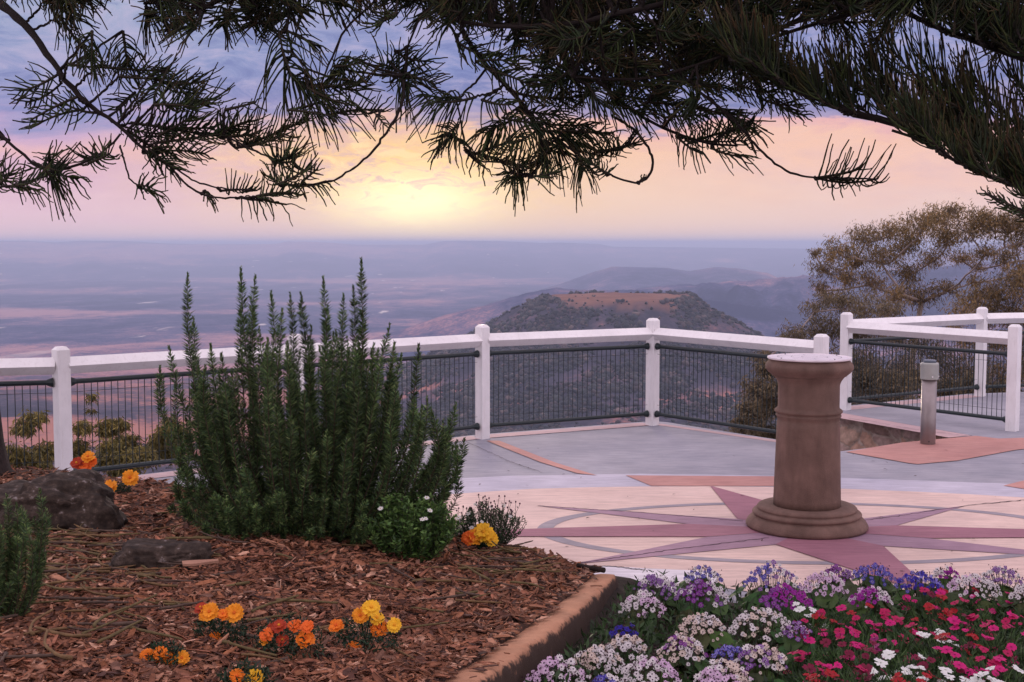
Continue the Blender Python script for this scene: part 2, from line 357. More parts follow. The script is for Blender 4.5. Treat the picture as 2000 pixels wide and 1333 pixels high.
# bush covering the hill and the valley side
def crowns(n, u0, u1, d0, d1, rs, wfn=None, zb=.15):
    u = rng.uniform(u0, u1, n); D = np.exp(rng.uniform(np.log(d0), np.log(d1), n)); x = (u-1000)/F*D; y = D
    if wfn is not None:
        k = rng.random(n) < wfn(x, y); x, y = x[k], y[k]
    return x, y
bmi = bmesh.new(); bmesh.ops.create_icosphere(bmi, subdivisions=1, radius=1); ico = np.array([v.co[:] for v in bmi.verts]); icf = np.array([[v.index for v in f.verts] for f in bmi.faces]); bmi.free()
def forest(name, x, y, r, cols):
    n = len(x); z = terr(x, y); V = ico[None]*(1+.45*rng.normal(size=(n, len(ico), 1))*.6)
    V = V*np.stack([r, r, r*rng.uniform(.6, 1.1, n)], -1)[:, None]; V = V+np.stack([x, y, z+r*.35], -1)[:, None]
    Fq = icf[None]+(np.arange(n)*len(ico))[:, None, None]
    c = cols[rng.choice(len(cols), n, p=[.22, .2, .14, .08, .2, .14, .02])]*(rng.uniform(.6, 1.4, n)*(1+1.1*fbm(x/22, y/22, 3)).clip(.4, 1.8))[:, None]; C = np.repeat(c, len(ico), 0)
    return arr(name, V.reshape(-1, 3), Fq.reshape(-1, 3), leafm, col=C)
fcols = np.array([(.026, .030, .026), (.040, .036, .030), (.055, .040, .036), (.105, .075, .066), (.016, .021, .022), (.022, .026, .028), (.16, .115, .10)])
x, y = crowns(110000, 560, 1760, 1350, 2900, None, lambda x, y: np.where(np.hypot(x-MX, (y-MY)/1.5)-128 < 2, .004, .85)*np.clip(.5+2.2*fbm(x/75+40, y/75, 5), .03, 1))
tag(forest('hill_bushland', x, y, np.exp(rng.normal(np.log(2.6), .38, len(x))).clip(1.2, 6.5), fcols), 'dark scrubby bushland covering the slopes of the flat-topped hill', 'bushland', kind='stuff')
x, y = crowns(95000, -150, 2150, 480, 1500, None, lambda x, y: np.clip(.45+2.0*fbm(x/60+40, y/60, 5), .03, 1))
tag(forest('valley_bushland', x, y, np.exp(rng.normal(np.log(1.35), .45, len(x))).clip(.5, 3.6), fcols), 'dark bushland on the valley floor seen through the railing', 'bushland', kind='stuff')
# ------------------------------------------------------------------ haze
hm = bpy.data.materials.new('haze'); hm.use_nodes = True; tr = hm.node_tree; tr.nodes.remove(tr.nodes['Principled BSDF'])
pv = tr.nodes.new('ShaderNodeVolumePrincipled'); pv.inputs['Color'].default_value = (.66, .76, 1.0, 1); pv.inputs['Density'].default_value = 8.5e-5; pv.inputs['Anisotropy'].default_value = 0
tr.links.new(pv.outputs[0], tr.nodes['Material Output'].inputs['Volume'])
hb = MB(); hb.box((0, 33000, -308), (130000, 80000, 766)); haze = hb.build('haze', hm); tag(haze, kind='stuff')
#%%NEXT
# ------------------------------------------------------------------ plaza
Pst = {'a0': (-5.60, 9.50), 'a1': (-3.555, 10.05), 'a2': (-1.92, 11.32), 'a3': (-.292, 12.60), 'a4': (1.49, 13.50), 'a5': (2.897, 11.95),
       'b1': (5.16, 13.10), 'b2': (3.85, 14.70), 'b3': (5.87, 15.96), 'b4': (7.9, 16.5)}
Pst = {k_: cv(*v_) for k_, v_ in Pst.items()}
def off(a, b, d):
    a, b = np.array(a), np.array(b); t_ = (b-a)/np.linalg.norm(b-a); n_ = np.array((-t_[1], t_[0])); return a+n_*d, b+n_*d
pv3 = atz(1640, 882)[:2]; pv4 = atz(1900, 851)[:2]
out = [(-9, 8.7), (-5.7, 9.72), (-3.64, 10.27), (-1.98, 11.54), (-.36, 12.84), (1.53, 13.80), (1.68, 13.70), (3.02, 12.02), tuple(pv3), tuple(pv4), (3.66, 14.62), (3.80, 14.95), (5.80, 16.2), (7.9, 16.75), (14, 17.5), (14, 1.2), (-9, 1.2)]
out = [p_ if (p_[1] < 2 or p_ in (tuple(pv3), tuple(pv4))) else cv(*p_) for p_ in out]
me = MB(); n_ = len(out)
me.add([(x_, y_, 0) for x_, y_ in out]+[(x_, y_, -.28) for x_, y_ in out], [tuple(range(n_))[::-1]]+[(k, (k+1) % n_, (k+1) % n_+n_, k+n_) for k in range(n_)])
def paving(name, stops, rough=.75, lines=True, sc=2.4, bump=.25):
    m = mat(name, (0,)*3, rough, .1, sc, bump, 30, stops=stops, spec=.35)
    tr = m.node_tree; ns = tr.nodes; p = ns['Principled BSDF']; l = p.inputs['Base Color'].links[0].from_socket
    tcn = ns.new('ShaderNodeTexCoord')
    mp = ns.new('ShaderNodeMapping'); mp.inputs['Scale'].default_value = (1.2, 9, 1); mp.inputs['Rotation'].default_value = (0, 0, .08); tr.links.new(tcn.outputs['Object'], mp.inputs[0])
    a = NOISE(mp.outputs[0], 3.0, 8, .7, tree=tr)
    c = MIX(1.0, l, RAMP(a, [(.3, (.76,)*3), (.7, (1.18,)*3)]), 'MULTIPLY')
    sm = NOISE(tcn.outputs['Object'], .7, 4, .5, tree=tr)
    c = MIX(1.0, c, RAMP(sm, [(.35, (.88, .88, .90)), (.65, (1.10, 1.09, 1.08))]), 'MULTIPLY')
    sc_ = NOISE(mp.outputs[0], 14, 4, .8, tree=tr)
    c = MIX(RAMP(sc_, [(.63, (0, 0, 0)), (.74, (.45,)*3)]), c, (.62, .55, .55, 1))
    tr.links.new(c, p.inputs['Base Color']); return m
pgrey = paving('grey_concrete', [(.25, (.245, .25, .29)), (.75, (.35, .34, .38))])
pcream = paving('cream_concrete', [(.25, (.60, .44, .38)), (.75, (.74, .56, .48))])
pcoral = paving('coral_concrete', [(.25, (.42, .20, .17)), (.75, (.52, .27, .23))])
pmauve = paving('mauve_paint', [(.25, (.28, .115, .155)), (.75, (.36, .16, .20))])
ppurp = paving('purple_paint', [(.25, (.27, .16, .22)), (.75, (.38, .24, .30))])
pring = paving('grey_paint', [(.25, (.24, .22, .25)), (.75, (.34, .30, .33))])
plight = paving('pale_concrete', [(.25, (.40, .39, .46)), (.75, (.52, .50, .57))])
pwhite = paving('white_concrete', [(.3, (.66, .62, .66)), (.7, (.78, .74, .76))])
tag(me.build('plaza', pgrey), kind='structure')
def sheet(name, polys, z, m):
    b = MB()
    for P_ in polys: b.add([(x_, y_, z) for x_, y_ in P_], [tuple(range(len(P_)))])
    return tag(b.build(name, m), kind='structure')
px = lambda *pts: [tuple(atz(a, b)[:2]) for a, b in pts]
# light grey apron around the disc, cream disc, white seam
sheet('plaza_apron', [px((700, 962), (900, 935), (1000, 930), (1250, 926), (1530, 930), (1700, 936), (2150, 952), (2150, 985), (600, 985))], .002, plight)
disc = px((600, 990), (760, 975), (900, 965), (960, 961), (1040, 956), (1150, 953), (1250, 951.5), (1385, 951), (1520, 952), (1650, 956), (1800, 962), (1900, 967), (2000, 973), (2300, 995), (2300, 1140), (2000, 1180), (1600, 1180), (1250, 1122), (1125, 1112), (900, 1100), (600, 1070))
sheet('plaza_disc', [disc], .004, pcream)
sheet('plaza_seam', [px((1100, 1104), (1180, 1107), (1260, 1112), (1400, 1118), (1400, 1160), (1000, 1160), (1000, 1102))], .0055, pwhite)
# coral bands
sheet('coral_band', [px((1222, 930), (1525, 932), (1525, 951), (1272, 950.5)), px((950, 862), (975, 862), (1085, 905), (1165, 930), (1128, 926), (1055, 904)),
      px((1652, 884), (1760, 866), (1905, 852.5), (1950, 858), (2100, 853), (2100, 868), (1985, 880), (1870, 901), (1792, 908), (1775, 906)), px((1960, 950), (2100, 915), (2100, 960), (2010, 958))], .006, pcoral)
def band(a, b, d0, d1, z, m, nm):
    a0, b0 = off(a, b, d0); a1, b1 = off(a, b, d1); return [tuple(a0), tuple(b0), tuple(b1), tuple(a1)]
sheet('edge_band', [band(Pst['a'+str(k)], Pst['a'+str(k+1)], -.02, .20, 0, 0, '') for k in (1, 2, 3)]+[band(Pst['a4'], Pst['a5'], .03, .15, 0, 0, ''), band(pv4, cv(3.66, 14.62), .02, .34, 0, 0, '')]
      + [band(Pst['b2'], Pst['b3'], -.05, .20, 0, 0, '')], .002, paving('pink_concrete', [(.25, (.44, .30, .30)), (.75, (.56, .40, .40))]))
crk = MB()
for k in (1, 2, 3):
    a_, b_ = off(Pst['a'+str(k)], Pst['a'+str(k+1)], -.03)
    tt = np.linspace(0.04, .96, 60); L_ = a_[None]+(b_-a_)[None]*tt[:, None]; w_ = .004+.006*rng.random(60); L_ = L_+rng.normal(size=L_.shape)*.003
    v = [(p_[0], p_[1]-w, .005) for p_, w in zip(L_, w_)]+[(p_[0], p_[1]+w, .005) for p_, w in zip(L_, w_)]
    crk.add(v, [(m_, m_+1, m_+61, m_+60) for m_ in range(59)])
for pts in [px((1655, 818), (1700, 824), (1760, 836), (1830, 846), (1890, 853)), px((1125, 1105), (1160, 1108), (1200, 1109), (1240, 1114), (1260, 1116)), px((1115, 1105), (1300, 1078), (1500, 1053)), px((1670, 1022), (1760, 1009), (1900, 988), (2010, 978)), px((1050, 990), (1250, 1003), (1450, 1020)), px((905, 862), (1000, 905), (1060, 925))]:
    L_ = np.array(pts); s0 = np.linspace(0, 1, len(L_)); s1 = np.linspace(0, 1, 50)
    L_ = np.stack([np.interp(s1, s0, L_[:, 0]), np.interp(s1, s0, L_[:, 1])], 1)+rng.normal(size=(50, 2))*.005; w_ = .004+.006*rng.random(50)
    v = [(p_[0], p_[1]-w, .0085) for p_, w in zip(L_, w_)]+[(p_[0], p_[1]+w, .0085) for p_, w in zip(L_, w_)]
    crk.add(v, [(m_, m_+1, m_+51, m_+50) for m_ in range(49)])
lf = 70; xx_ = rng.uniform(-1, 5.5, lf); yy_ = rng.uniform(7.6, 12.4, lf); Bq = np.stack([xx_, yy_, np.full(lf, .014)], 1)
Vq, Fq0 = leaves(Bq, unit(lf)*(1, 1, .05), np.tile((0, 0, 1.), (lf, 1))+.2*rng.normal(size=(lf, 3)), rng.uniform(.012, .05, lf), rng.uniform(.006, .016, lf), .05)
tag(arr('leaf_litter', Vq, Fq0, mat('dead_leaf', (.07, .04, .03), .9)), 'small scraps of dead leaf blown over the paving', 'litter', kind='stuff')
tag(crk.build('joint_line', mat('joint', (.05, .03, .04), 1)), kind='structure')
# ring
cx_, cy_ = 2.03, 8.60; th = np.linspace(0, 2*math.pi, 97)[:-1]
b = MB(); v = [(*cv(cx_+1.86*math.cos(a), cy_+.925*math.sin(a)), .006) for a in th]+[(*cv(cx_+1.75*math.cos(a), cy_+.85*math.sin(a)), .006) for a in th]
b.add(v, [(k, (k+1) % 96, (k+1) % 96+96, k+96) for k in range(96)]); tag(b.build('compass_ring', pring), kind='structure')
ce = (1572, 1037)
i_ = dict(n=(1640, 1021), nw=(1440, 1016), w=(1345, 1026), sw=(1382, 1051), s=(1515, 1066), se=(1725, 1069), e=(1815, 1054), ne=(1750, 1029), nne=(1680, 1016))
sheet('compass_star', [px((1387, 951), i_['nw'], ce, i_['n']), px((560, 1050), i_['sw'], ce, i_['w']), px((1835, 1171), i_['se'], ce, i_['s']), px((2450, 1049), i_['ne'], ce, i_['e'])], .0095, pmauve)
sheet('compass_star_points', [px((1050, 990), i_['w'], ce, i_['nw']), px((1115, 1105), i_['s'], ce, i_['sw']), px((2160, 1095), i_['e'], ce, i_['se']), px((1885, 990), i_['n'], ce, i_['ne'])], .0078, ppurp)

# ------------------------------------------------------------------ railings
def post(parent, x, y, h=1.13, w=.108, rz=math.pi/4, z0=0.0):
    h *= 1.037
    b = MB(); k = w/2; c = .026
    ring = lambda s, z: [(s*a, s*b_, z) for a, b_ in ((-1, -1), (1, -1), (1, 1), (-1, 1))]
    bev = .002
    def oct_(s, z): return [(s-bev, -s, z), (s, -s+bev, z), (s, s-bev, z), (s-bev, s, z), (-s+bev, s, z), (-s, s-bev, z), (-s, -s+bev, z), (-s+bev, -s, z)]
    V = np.array(oct_(k, z0)+oct_(k, h-c)+oct_(k-.021, h)); cr, sr = math.cos(rz), math.sin(rz)
    V = V@np.array([[cr, sr, 0], [-sr, cr, 0], [0, 0, 1]])+np.array((x, y, 0))
    b.add(V, [(i*8+j, i*8+(j+1) % 8, (i+1)*8+(j+1) % 8, (i+1)*8+j) for i in range(2) for j in range(8)]+[tuple(range(16, 24))])
    return b.build('post', white, parent)
def section(parent, a, b_, h0=.975, h1=.975, p0=.845, p1=.125, sa=1, sb=1):
    h0, h1, p0, p1 = [v_*1.037 for v_ in (h0, h1, p0, p1)]
    a, b_ = np.array(a), np.array(b_); t_ = (b_-a)/np.linalg.norm(b_-a); L = np.linalg.norm(b_-a)
    rl = MB(); A0 = a+t_*.045; B0 = b_-t_*.045
    rl.tube([(A0[0], A0[1], h0), (B0[0], B0[1], h1)], .070, 4, phase=0)
    rl.build('handrail', white, parent)
    g = .068; A1, B1 = a+t_*g, b_-t_*g; pn = MB(); dz = h1-h0
    for z in (p0, p1): pn.tube([(A1[0], A1[1], z), (B1[0], B1[1], z+dz)], .021, 8)
    fr = pn.build('mesh_panel', dark, parent)
    nw = int((L-2*g)/.0575); wv = MB()
    for k in range(1, nw):
        s = k/nw; P0 = A1+(B1-A1)*s; jj = random.uniform(-.003, .003)
        wv.tube([(P0[0]+jj, P0[1], p1+dz*s), (P0[0]+random.uniform(-.003, .003), P0[1], p0+dz*s)], .0037, 5, cap=False)
    for z in (p0-.085, p1+.10): wv.tube([(A1[0], A1[1]-.006, z), (B1[0], B1[1]-.006, z+dz)], .0019, 5, cap=False)
    wv.build('wires', dark, fr)
    for e, sgn in ((A1, -1), (B1, 1)):
        for z in (p0, p1):
            zz = z+(dz if sgn > 0 else 0); bk = MB(); q0 = e+t_*sgn*.002; q1 = e+t_*sgn*-.022; q2 = e-t_*sgn*.045
            bk.tube([(*q0, zz), (*q1, zz), (*q2, zz)], [.040, .034, .024], 10); bk.build('bracket', dark, parent, smooth=False)
            
ra = thing('lookout_railing', 'white post-and-rail lookout fence with dark wire panels, running behind the rosemary to the stone pedestal', 'railing', (-.3, 12.6, 0), 'white lookout railings')
for k, h in (('a0', 1.1), ('a1', 1.125), ('a2', 1.13), ('a3', 1.13), ('a4', 1.14), ('a5', 1.085)): post(ra, *Pst[k], h)
for k in range(4): section(ra, Pst['a%d' % k], Pst['a%d' % (k+1)])
section(ra, Pst['a4'], Pst['a5'], .975, .955)
rb = thing('walkway_railing', 'white V-shaped railing of the side walkway behind the metal bollard, gum tree behind', 'railing', (3.85, 14.7, 0), 'white lookout railings')
for k, h in (('b1', 1.10), ('b2', 1.135), ('b3', 1.13), ('b4', 1.13)): post(rb, *Pst[k], h)
section(rb, Pst['b2'], Pst['b1'], .965, .955, .80, .12); section(rb, Pst['b2'], Pst['b3'], .985, .985, .80, .12); section(rb, Pst['b3'], Pst['b4'], .985, .985, .80, .12)

# ------------------------------------------------------------------ stone wall in the notch
w0, w1 = np.array(cv(3.68, 14.60)), pv4+np.array((.0, -.0)); gx, gz = 170, 60
sx = np.linspace(0, 1, gx); sz = np.linspace(-.03, -1.3, gz); Lw = np.linalg.norm(w1-w0); U, Z_ = np.meshgrid(sx*Lw, sz, indexing='ij')
seeds = np.stack([rng.uniform(-.1, Lw+.1, 110), rng.uniform(-1.4, 0.05, 110)], 1); dd = np.hypot((U[..., None]-seeds[:, 0])*.75, Z_[..., None]-seeds[:, 1])+.03*vnoise(U*9, Z_*9)[..., None]
o_ = np.argsort(dd, -1); d1 = np.take_along_axis(dd, o_[..., :1], -1)[..., 0]; d2 = np.take_along_axis(dd, o_[..., 1:2], -1)[..., 0]; idx = o_[..., 0]
edge = np.clip((d2-d1)/.05, 0, 1); hgt = .06*edge**.5+.03*fbm(U*14, Z_*14, 4)+.02*rng.random(110)[idx]
tn = (w1-w0)/Lw; nn = np.array((tn[1], -tn[0])); nn = nn if nn[1] < 0 else -nn
XY = w0[None, None]+U[..., None]*tn+(hgt+.005)[..., None]*nn
cst = 2.3*np.array([(.24, .15, .11), (.17, .10, .075), (.29, .20, .15), (.20, .14, .12), (.13, .085, .07)])[rng.integers(0, 5, 110)][idx]*np.where(edge > .35, 1, .9)[..., None]
cst = np.where((edge < .35)[..., None], np.array((.50, .40, .33)), cst)
i, j = np.meshgrid(np.arange(gx-1), np.arange(gz-1), indexing='ij'); q = np.stack([i*gz+j, (i+1)*gz+j, (i+1)*gz+j+1, i*gz+j+1], -1).reshape(-1, 4)
wb = Bag(); wb.add(np.concatenate([XY, Z_[..., None]], -1).reshape(-1, 3), q, cst.reshape(-1, 3))
back = np.array([(*(w0-nn*.0+nn*-.14), z) for z in (-.03, -1.3)]+[(*(w1+nn*-.14), z) for z in (-.03, -1.3)]); wb.add(back, np.array([(0, 1, 3, 2)]), np.array([(.2, .14, .11)]*4))
tag(wb.build('retaining_wall', stonewall), 'rough brown rubble retaining wall under the walkway edge, behind the bollard', 'wall')
gp = MB(); g_ = [pv3+(0, .0), pv4, w0+(0.3, 0), w0+(-.3, 0)]
tag((gp.add([(p_[0], p_[1], -1.25) for p_ in (pv3-(.3, .2), pv4, w0+(.2, .2), w0-(1.2, 0))], [(0, 1, 2, 3)]), gp.build('gully_ground', soilm))[1], kind='structure')

# ------------------------------------------------------------------ pedestal sundial
pc = (*atz(1575, 1031)[:2], .0096)
pd = thing('stone_pedestal', 'round brown sandstone pedestal with a pale metal plate, standing on the mauve compass star', 'pedestal', pc)
def arc(r0, z0, r1, z1, bul, n=7):
    o = []
    for k in range(n+1):
        s = k/n; o.append((r0+(r1-r0)*s+bul*math.sin(math.pi*s), z0+(z1-z0)*s))
    return o
bs = MB(); bs.lathe([(.36, 0), (.402, 0), (.410, .012)]+arc(.410, .02, .372, .072, .006)+[(.358, .076), (.356, .082)]+arc(.358, .084, .356, .112, .010, 5)+[(.336, .118)]+arc(.330, .120, .326, .146, .008, 5)+[(.316, .150), (.20, .151)], pc, 96)
bs.build('base', stone, pd, smooth=True)
sh = MB(); sh.lathe([(.227, .151)]+[(.227-.017*k/12, .151+.575*k/12) for k in range(1, 13)]+[(.206, .730), (.208, .752), (.214, .757)]+arc(.214, .760, .214, .778, .006, 4)+[(.212, .783)]+arc(.218, .786, .218, .812, .010, 6)+[(.208, .818), (.205, .83)]+[(.205, .97)]+arc(.205, .972, .232, 1.03, -.006, 8)+[(.236, 1.034), (.236, 1.042)], pc, 96)
sh.build('shaft', stone, pd, smooth=True)
cpm = MB(); cpm.lathe([(.20, 1.042), (.250, 1.042)]+arc(.250, 1.044, .262, 1.150, .038, 12)+[(.2, 1.152)], pc, 96); cpm.build('capital', stone, pd, smooth=True)
pl = MB(); pl.lathe([(.26, 1.1525), (.277, 1.1525), (.281, 1.158), (.280, 1.166), (.272, 1.167), (.268, 1.164), (.05, 1.164)], pc, 96); plo = pl.build('metal_plate', brass, pd)
sc_ = MB()
for k in range(4): a = k*math.pi/2+.5; sc_.lathe([(.004, 1.1655), (.0055, 1.1655), (.004, 1.169)], (pc[0]+.245*math.cos(a), pc[1]+.245*math.sin(a), pc[2]), 8)
for rr_ in (.21, .12, .05):
    n = 64; V = [((rr_+d)*math.cos(2*math.pi*k/n)+pc[0], (rr_+d)*math.sin(2*math.pi*k/n)+pc[1], pc[2]+1.1665) for d in (0, .003) for k in range(n)]; sc_.add(V, [(k, (k+1) % n, (k+1) % n+n, k+n) for k in range(n)])
for k in range(8): 
    a = k*math.pi/4; d = np.array((math.cos(a), math.sin(a))); nrm = np.array((-d[1], d[0]))*.0012
    sc_.add([(*(np.array(pc[:2])+d*r_+s*nrm), pc[2]+1.1668) for r_, s in ((.13, -1), (.20, -1), (.20, 1), (.13, 1))], [(0, 1, 2, 3)])
sc_.build('engraving', dark, plo)

pd.scale = (1.03,)*3
# ------------------------------------------------------------------ bollard
bc = (*atz(1812, 868)[:2], .0062); bo = thing('bollard', 'short round brushed metal bollard with a pale cap in front of the stone wall', 'bollard', bc)
t_ = MB(); t_.lathe([(.069, 0), (.071, .004), (.071, .64)], bc, 40); t_.build('tube', steel, bo, smooth=True)
t_ = MB(); t_.lathe([(.071, .625), (.083, .625), (.085, .63), (.085, .768), (.082, .78), (.074, .786), (.05, .787)], bc, 40); t_.build('cap', capm, bo)
t_ = MB(); t_.lathe([(.06, .787), (.062, .790), (.060, .808), (.05, .813)], bc, 32); t_.build('lamp_top', lens, bo)
for a, z, r_ in ((-1.55, .655, .085), (-1.75, .03, .071), (-.6, .655, .085)):
    t_ = MB(); c = np.array(bc)+(math.cos(a)*r_, math.sin(a)*r_, z); t_.tube([c-(0, 0, 0), c+(math.cos(a)*.006, math.sin(a)*.006, 0)], .006, 10); t_.build('screw', white if z > .1 else dark, bo)

bo.scale = (1.035,)*3
# ------------------------------------------------------------------ garden bed
ex = [-12, -4.5, -3.3, -2.42, -1.92, -.87, -.24, .118, .287, .43, .6]; ey = [9.1, 9.25, 9.0, 8.34, 7.52, 6.3, 6.01, 5.9, 5.55, 5.38, 5.2]
def kxf(y): return .445-.24*(5.4-y)+.022*np.sin((y-3.3)*1.5)
def mound(x, y):
    e = np.interp(x, ex, ey)+.06*fbm(x*3, y*0+2, 3); z = bedz(x, y)+.035*fbm(x*1.6, y*1.6, 4)
    kx = kxf(y)-.095
    z = z-.75*np.maximum(0, y-e)**1.0*np.clip((y-e)/.3, 0.3, 1)
    z = np.where(x > kx, z-1.2*(x-kx)-.02, z)
    return z
gx, gy = 330, 330; X = np.linspace(-6.5, .52, gx); Y = np.linspace(1.4, 10.2, gy); XX, YY = np.meshgrid(X, Y, indexing='ij'); ZZ = mound(XX, YY)+.008*fbm(XX*22, YY*22, 3)
i, j = np.meshgrid(np.arange(gx-1), np.arange(gy-1), indexing='ij'); q = np.stack([i*gy+j, (i+1)*gy+j, (i+1)*gy+j+1, i*gy+j+1], -1).reshape(-1, 4)
mc = (XX[:-1, :-1].ravel() < .46-.24*(5.4-YY[:-1, :-1].ravel())) & (ZZ[:-1, :-1].ravel() > -.3)
tag(arr('mulch_bed', np.stack([XX, YY, ZZ], -1).reshape(-1, 3), q[mc], mulchg, smooth=True), kind='structure')
# kerb
kb = MB(); kn = 140; ky = np.linspace(1.5, 5.43, kn); kx = kxf(ky); rows = []
prof = [(-.112, -.5), (-.112, -.012), (-.103, .0), (-.07, .003), (-.024, .0), (-.010, -.004), (-.001, -.013), (.004, -.03), (.010, -.08), (.014, -.18), (.014, -.5)]
for k in range(kn):
    zt = bedz(kx[k], ky[k])+.012+.0025*math.sin(k*.41); jit = rng.normal(size=len(prof))*.0012
    rows += [(kx[k]+p_[0]+jit[m_], ky[k]+p_[0]*.24, zt+p_[1]+(jit[m_] if 0 < m_ < 9 else 0)) for m_, p_ in enumerate(prof)]
m7 = len(prof); kb.add(rows, [(k*m7+j_, k*m7+j_+1, (k+1)*m7+j_+1, (k+1)*m7+j_) for k in range(kn-1) for j_ in range(m7-1)]+[tuple((kn-1)*m7+j_ for j_ in range(m7)), tuple(range(m7))[::-1]])
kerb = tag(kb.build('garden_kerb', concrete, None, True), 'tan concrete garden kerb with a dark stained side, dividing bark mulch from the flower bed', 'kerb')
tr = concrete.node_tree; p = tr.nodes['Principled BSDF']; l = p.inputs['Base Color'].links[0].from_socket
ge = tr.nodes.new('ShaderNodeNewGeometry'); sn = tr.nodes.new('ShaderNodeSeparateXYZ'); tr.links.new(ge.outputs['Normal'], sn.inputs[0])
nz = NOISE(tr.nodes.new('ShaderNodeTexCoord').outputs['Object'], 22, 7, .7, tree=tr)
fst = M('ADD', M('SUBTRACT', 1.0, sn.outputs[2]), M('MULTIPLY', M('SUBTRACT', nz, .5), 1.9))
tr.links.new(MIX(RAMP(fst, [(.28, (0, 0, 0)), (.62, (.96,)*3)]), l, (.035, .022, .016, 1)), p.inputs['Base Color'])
# soil bed
X = np.linspace(-.9, 5.5, 90); Y = np.linspace(1.2, 6.1, 90); XX, YY = np.meshgrid(X, Y, indexing='ij'); ZZ = soilz(XX, YY)+.03*fbm(XX*6, YY*6, 4)+.115*np.clip(1-(XX-(.445-.24*(5.4-YY)))/.35, 0, 1)-2.5*np.maximum(0, YY-5.72)
i, j = np.meshgrid(np.arange(89), np.arange(89), indexing='ij'); q = np.stack([i*90+j, (i+1)*90+j, (i+1)*90+j+1, i*90+j+1], -1).reshape(-1, 4)
mc = XX[:-1, :-1].ravel() > .34-.24*(5.4-YY[:-1, :-1].ravel())
tag(arr('flower_bed_soil', np.stack([XX, YY, ZZ], -1).reshape(-1, 3), q[mc], soilm, smooth=True), kind='structure')
# loose bark chips
n = 52000; D = 1/rng.uniform(1/9.3, 1/2.6, n); u = rng.uniform(-60, 1240, n); x = (u-1000)/F*D; y = D
k = (x < .46-.24*(5.4-y)+.02) & (y < np.interp(x, ex, ey)+.18*rng.random(n)**2+.02); x, y = x[k], y[k]; n = len(x)
edge_n = .03*fbm(x*0+3, y*5, 3)+kxf(y); onk = (x > edge_n-.118); kk = (x < kxf(y)-.006) & (~onk | (rng.random(n) < .9*np.clip(1.0-((x-(edge_n-.118))/.055), 0, 1)+.02)); x, y = x[kk], y[kk]; n = len(x); onk = onk[kk]
L = np.exp(rng.normal(np.log(.026), .5, n)).clip(.009, .085); Wd = L*rng.uniform(.15, .55, n); Wd = np.minimum(Wd, .021); T_ = rng.uniform(.001, .0035, n)
sc1 = np.clip(y/4.2, .85, 1.7); L *= sc1**.5; Wd *= sc1**.5
z = np.where(onk, bedz(x, y)+.017, mound(x, y)+rng.uniform(.001, .022, n)); yaw = rng.uniform(0, 2*math.pi, n); tl = rng.normal(0, .30, n)*(~onk); rl = rng.normal(0, .35, n)*(~onk)
d = np.stack([np.cos(yaw)*np.cos(tl), np.sin(yaw)*np.cos(tl), np.sin(tl)], 1); s = np.stack([-np.sin(yaw)*np.cos(rl), np.cos(yaw)*np.cos(rl), np.sin(rl)], 1); nn_ = np.cross(d, s)
B = np.stack([x, y, z], 1)
shp = np.array([(-.5, -.3), (-.1, -.5), (.5, -.25), (.42, .35), (0, .5), (-.45, .3)]); cvx = np.array([-.0, .25, -.1, -.1, .25, 0])
V = []
for tb in (1, -1):
    for (a, b_), cv in zip(shp, cvx):
        V.append(B+d*(L*(a+rng.normal(0, .07, n)))[:, None]+s*(Wd*(b_+rng.normal(0, .08, n)))[:, None]+nn_*(T_*.5*tb+cv*L*.12)[:, None])
V = np.stack(V, 1)
qs = [(0, 1, 4, 5), (1, 2, 3, 4), (6, 11, 10, 7), (7, 10, 9, 8)]+[(k, (k+1) % 6+0, (k+1) % 6+6, k+6) for k in range(6)]
Fq = np.array(qs)[None]+(np.arange(n)*12)[:, None, None]
pal = np.array([(.17, .075, .042), (.11, .048, .028), (.26, .135, .085), (.06, .028, .02), (.36, .22, .155), (.19, .080, .04), (.14, .075, .052), (.22, .095, .058)])*np.array((1.36, 1.24, 1.16))
cc = pal[rng.choice(8, n, p=[.22, .2, .12, .16, .05, .1, .08, .07])]*rng.uniform(.7, 1.25, (n, 1))
tag(arr('bark_mulch', V.reshape(-1, 3), Fq.reshape(-1, 4), chipm, col=np.repeat(cc, 12, 0)), 'loose red-brown bark mulch chips covering the garden bed', 'mulch', kind='stuff')
# fallen pine branchlets
tw = []
for k in range(8):
    Lk = random.uniform(.12, .30); m_ = 12; a = random.uniform(-1.6, 1.6); pts = []; h = 0; pos = np.zeros(3)
    for s_ in range(m_): pts.append(pos.copy()); h += a/m_+random.uniform(-.15, .15); pos += np.array((math.cos(h), math.sin(h), random.uniform(-.05, .05)))*Lk/m_
    tw.append(pts)
twm = [mat('dry_branchlet', (.15, .09, .04), .9, .35, 30, .5, 120), mat('olive_branchlet', (.115, .085, .035), .9, .35, 30, .5, 120), mat('grey_branchlet', (.085, .055, .04), .9, .35, 30, .5, 120)]
tl_ = ['dry tan fallen pine branchlet lying on the bark mulch', 'olive green fallen pine branchlet lying on the bark mulch', 'dark brown fallen pine branchlet lying on the bark mulch']
protos = []
spots = []
for k in range(360):
    if k < 170: uu, vv = random.gauss(150, 130), random.gauss(1090, 60)
    elif k < 250: uu, vv = random.gauss(1000, 75), random.gauss(1120, 45)
    else: uu, vv = random.uniform(0, 1150), random.uniform(1000, 1330)
    if not(0 <= uu < 1190 and 985 < vv < 1331): continue
    pb = atbed(uu, vv)
    if pb[1] > np.interp(pb[0], ex, ey)-.05 or pb[0] > .30-.24*(5.4-pb[1])-.12: continue
    spots.append((pb, uu, vv))
